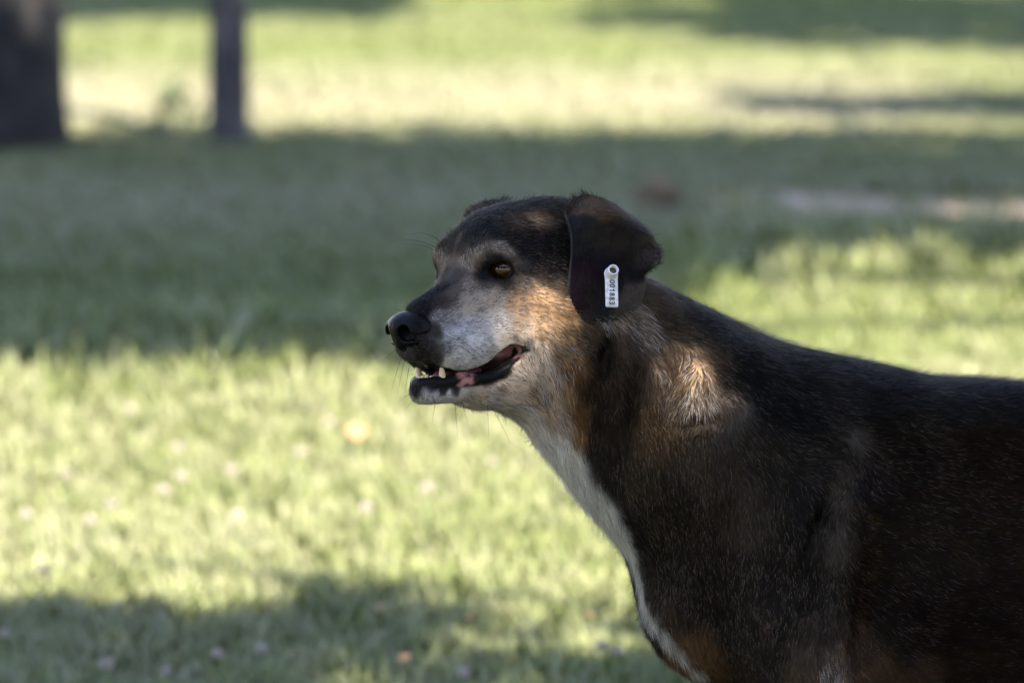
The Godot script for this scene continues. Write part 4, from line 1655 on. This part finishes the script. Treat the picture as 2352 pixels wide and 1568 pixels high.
func make_trees() -> void:
	var bm := bark(0.8)
	var pale_bark := bark(1.5)
	var lm := leaf_mesh()
	var lmat := tinted(0.55, 0.4)
	lmat.backlight_enabled = true
	lmat.backlight = Color(0.5, 0.6, 0.25)
	for q in [[1226, 496, -0.9], [1236, 716, 0.5], [1602, 862, 0.8], [1604, 902, 0.9]]:
		var p := hit(q[0], q[1])
		if q[0] > 1390 and q[0] < 1480 and q[1] < 760:
			p = ear_under(q[0], q[1])
		gaps.append([to_world(p), q[2] * 0.01 + 0.036])
	var o := sun_dir / sun_dir.y
	make_tree(Vector3(3.5, 0, 1.6), 0.16, Vector3(0.4, 0, -0.2) + o * 4.4, Vector3(3.3, 1.0, 2.8), 90000, 0.075, "broad leafy tree standing beside the dog, shading it", bm, lmat, lm)
	make_tree(Vector3(5.4, 0, -2.0), 0.17, Vector3(0.2, 0, -5.9) + o * 5.0, Vector3(4.0, 1.1, 2.8), 42000, 0.11, "leafy tree shading the middle of the lawn", bm, lmat, lm)
	make_tree(Vector3(-1.115, 0, -7.35), 0.19, Vector3(-1.0, 0, -11.3) + o * 5.4, Vector3(2.2, 1.0, 1.5), 12000, 0.11, "thick dark tree trunk at the far edge of the shade", bm, lmat, lm)
	make_tree(Vector3(-0.59, 0, -7.4), 0.042, Vector3(-0.6, 2.9, -7.4), Vector3(0.7, 0.5, 0.7), 500, 0.06, "slender sapling beside the thick dark trunk", pale_bark, lmat, lm, false)
	make_tree(Vector3(4.6, 0, -6.4), 0.15, Vector3(2.0, 0, -9.0) + o * 5.0, Vector3(2.6, 1.0, 2.6), 16000, 0.11, "leafy tree throwing streaks of shade across the far lawn", bm, lmat, lm)
	for q in [[-9.0, 13.0, 4.6, "tree far behind the camera, first of the row"], [-4.0, 17.0, 5.6, "tree far behind the camera, second of the row"], [1.5, 15.0, 4.4, "tree far behind the camera, middle of the row"], [6.5, 18.0, 6.0, "tree far behind the camera, fourth of the row"], [11.0, 13.5, 5.0, "tree far behind the camera, last of the row"]]:
		make_tree(Vector3(q[0], 0, q[1]), 0.2, Vector3(q[0], q[2], q[1]), Vector3(2.7, q[2] * 0.55, 2.7), 2600, 0.42, q[3], bm, lmat, lm, false)

func _ready() -> void:
	rng.seed = 11
	noise.seed = 3
	noise.frequency = 0.35
	noise2.seed = 8
	noise2.frequency = 0.5
	hA = Vector3(-cos(PSI) * cos(THETA), -sin(THETA), sin(PSI) * cos(THETA))
	hC = Vector3(sin(PSI), 0, cos(PSI))
	hB = hA.cross(hC)
	var cam := Camera3D.new()
	cam.name = "camera"
	var lens := CameraAttributesPhysical.new()
	lens.frustum_focal_length = 200.0
	lens.frustum_focus_distance = 4.38
	lens.frustum_near = 0.1
	lens.frustum_far = 400.0
	lens.exposure_aperture = 7.0
	cam.attributes = lens
	cam.fov = 6.868
	cam.near = 0.1
	cam.far = 400.0
	add_child(cam)
	cam.position = Vector3(0, 1.2, 4.4)
	cam.look_at_from_position(cam.position, Vector3(0, 0.6, 0))
	cam.current = true
	var env := Environment.new()
	env.background_mode = Environment.BG_SKY
	var sky := Sky.new()
	var sm := ProceduralSkyMaterial.new()
	sm.sky_top_color = Color(0.46, 0.53, 0.67)
	sm.sky_horizon_color = Color(0.82, 0.82, 0.80)
	sm.energy_multiplier = 1.0
	sm.ground_horizon_color = Color(0.42, 0.45, 0.36)
	sm.ground_bottom_color = Color(0.25, 0.27, 0.2)
	sm.sky_curve = 0.12
	sky.sky_material = sm
	env.sky = sky
	env.tonemap_mode = Environment.TONE_MAPPER_LINEAR
	env.tonemap_exposure = 5.5
	env.sdfgi_enabled = true
	env.ssao_enabled = true
	env.ssil_enabled = true
	var we := WorldEnvironment.new()
	we.name = "environment"
	we.environment = env
	add_child(we)
	var sun := DirectionalLight3D.new()
	sun.name = "sun"
	sun.light_energy = 1.6
	sun.light_color = Color(1.0, 0.955, 0.88)
	sun.light_angular_distance = 0.5
	sun.shadow_enabled = true
	add_child(sun)
	sun.look_at_from_position(sun_dir * 20.0, Vector3.ZERO)
	mask_noise.seed = 5
	mask_noise.frequency = 0.5
	make_lawn()
	make_dog()
	make_face()
	make_ear_tag()
	make_trees()
	make_small_things()
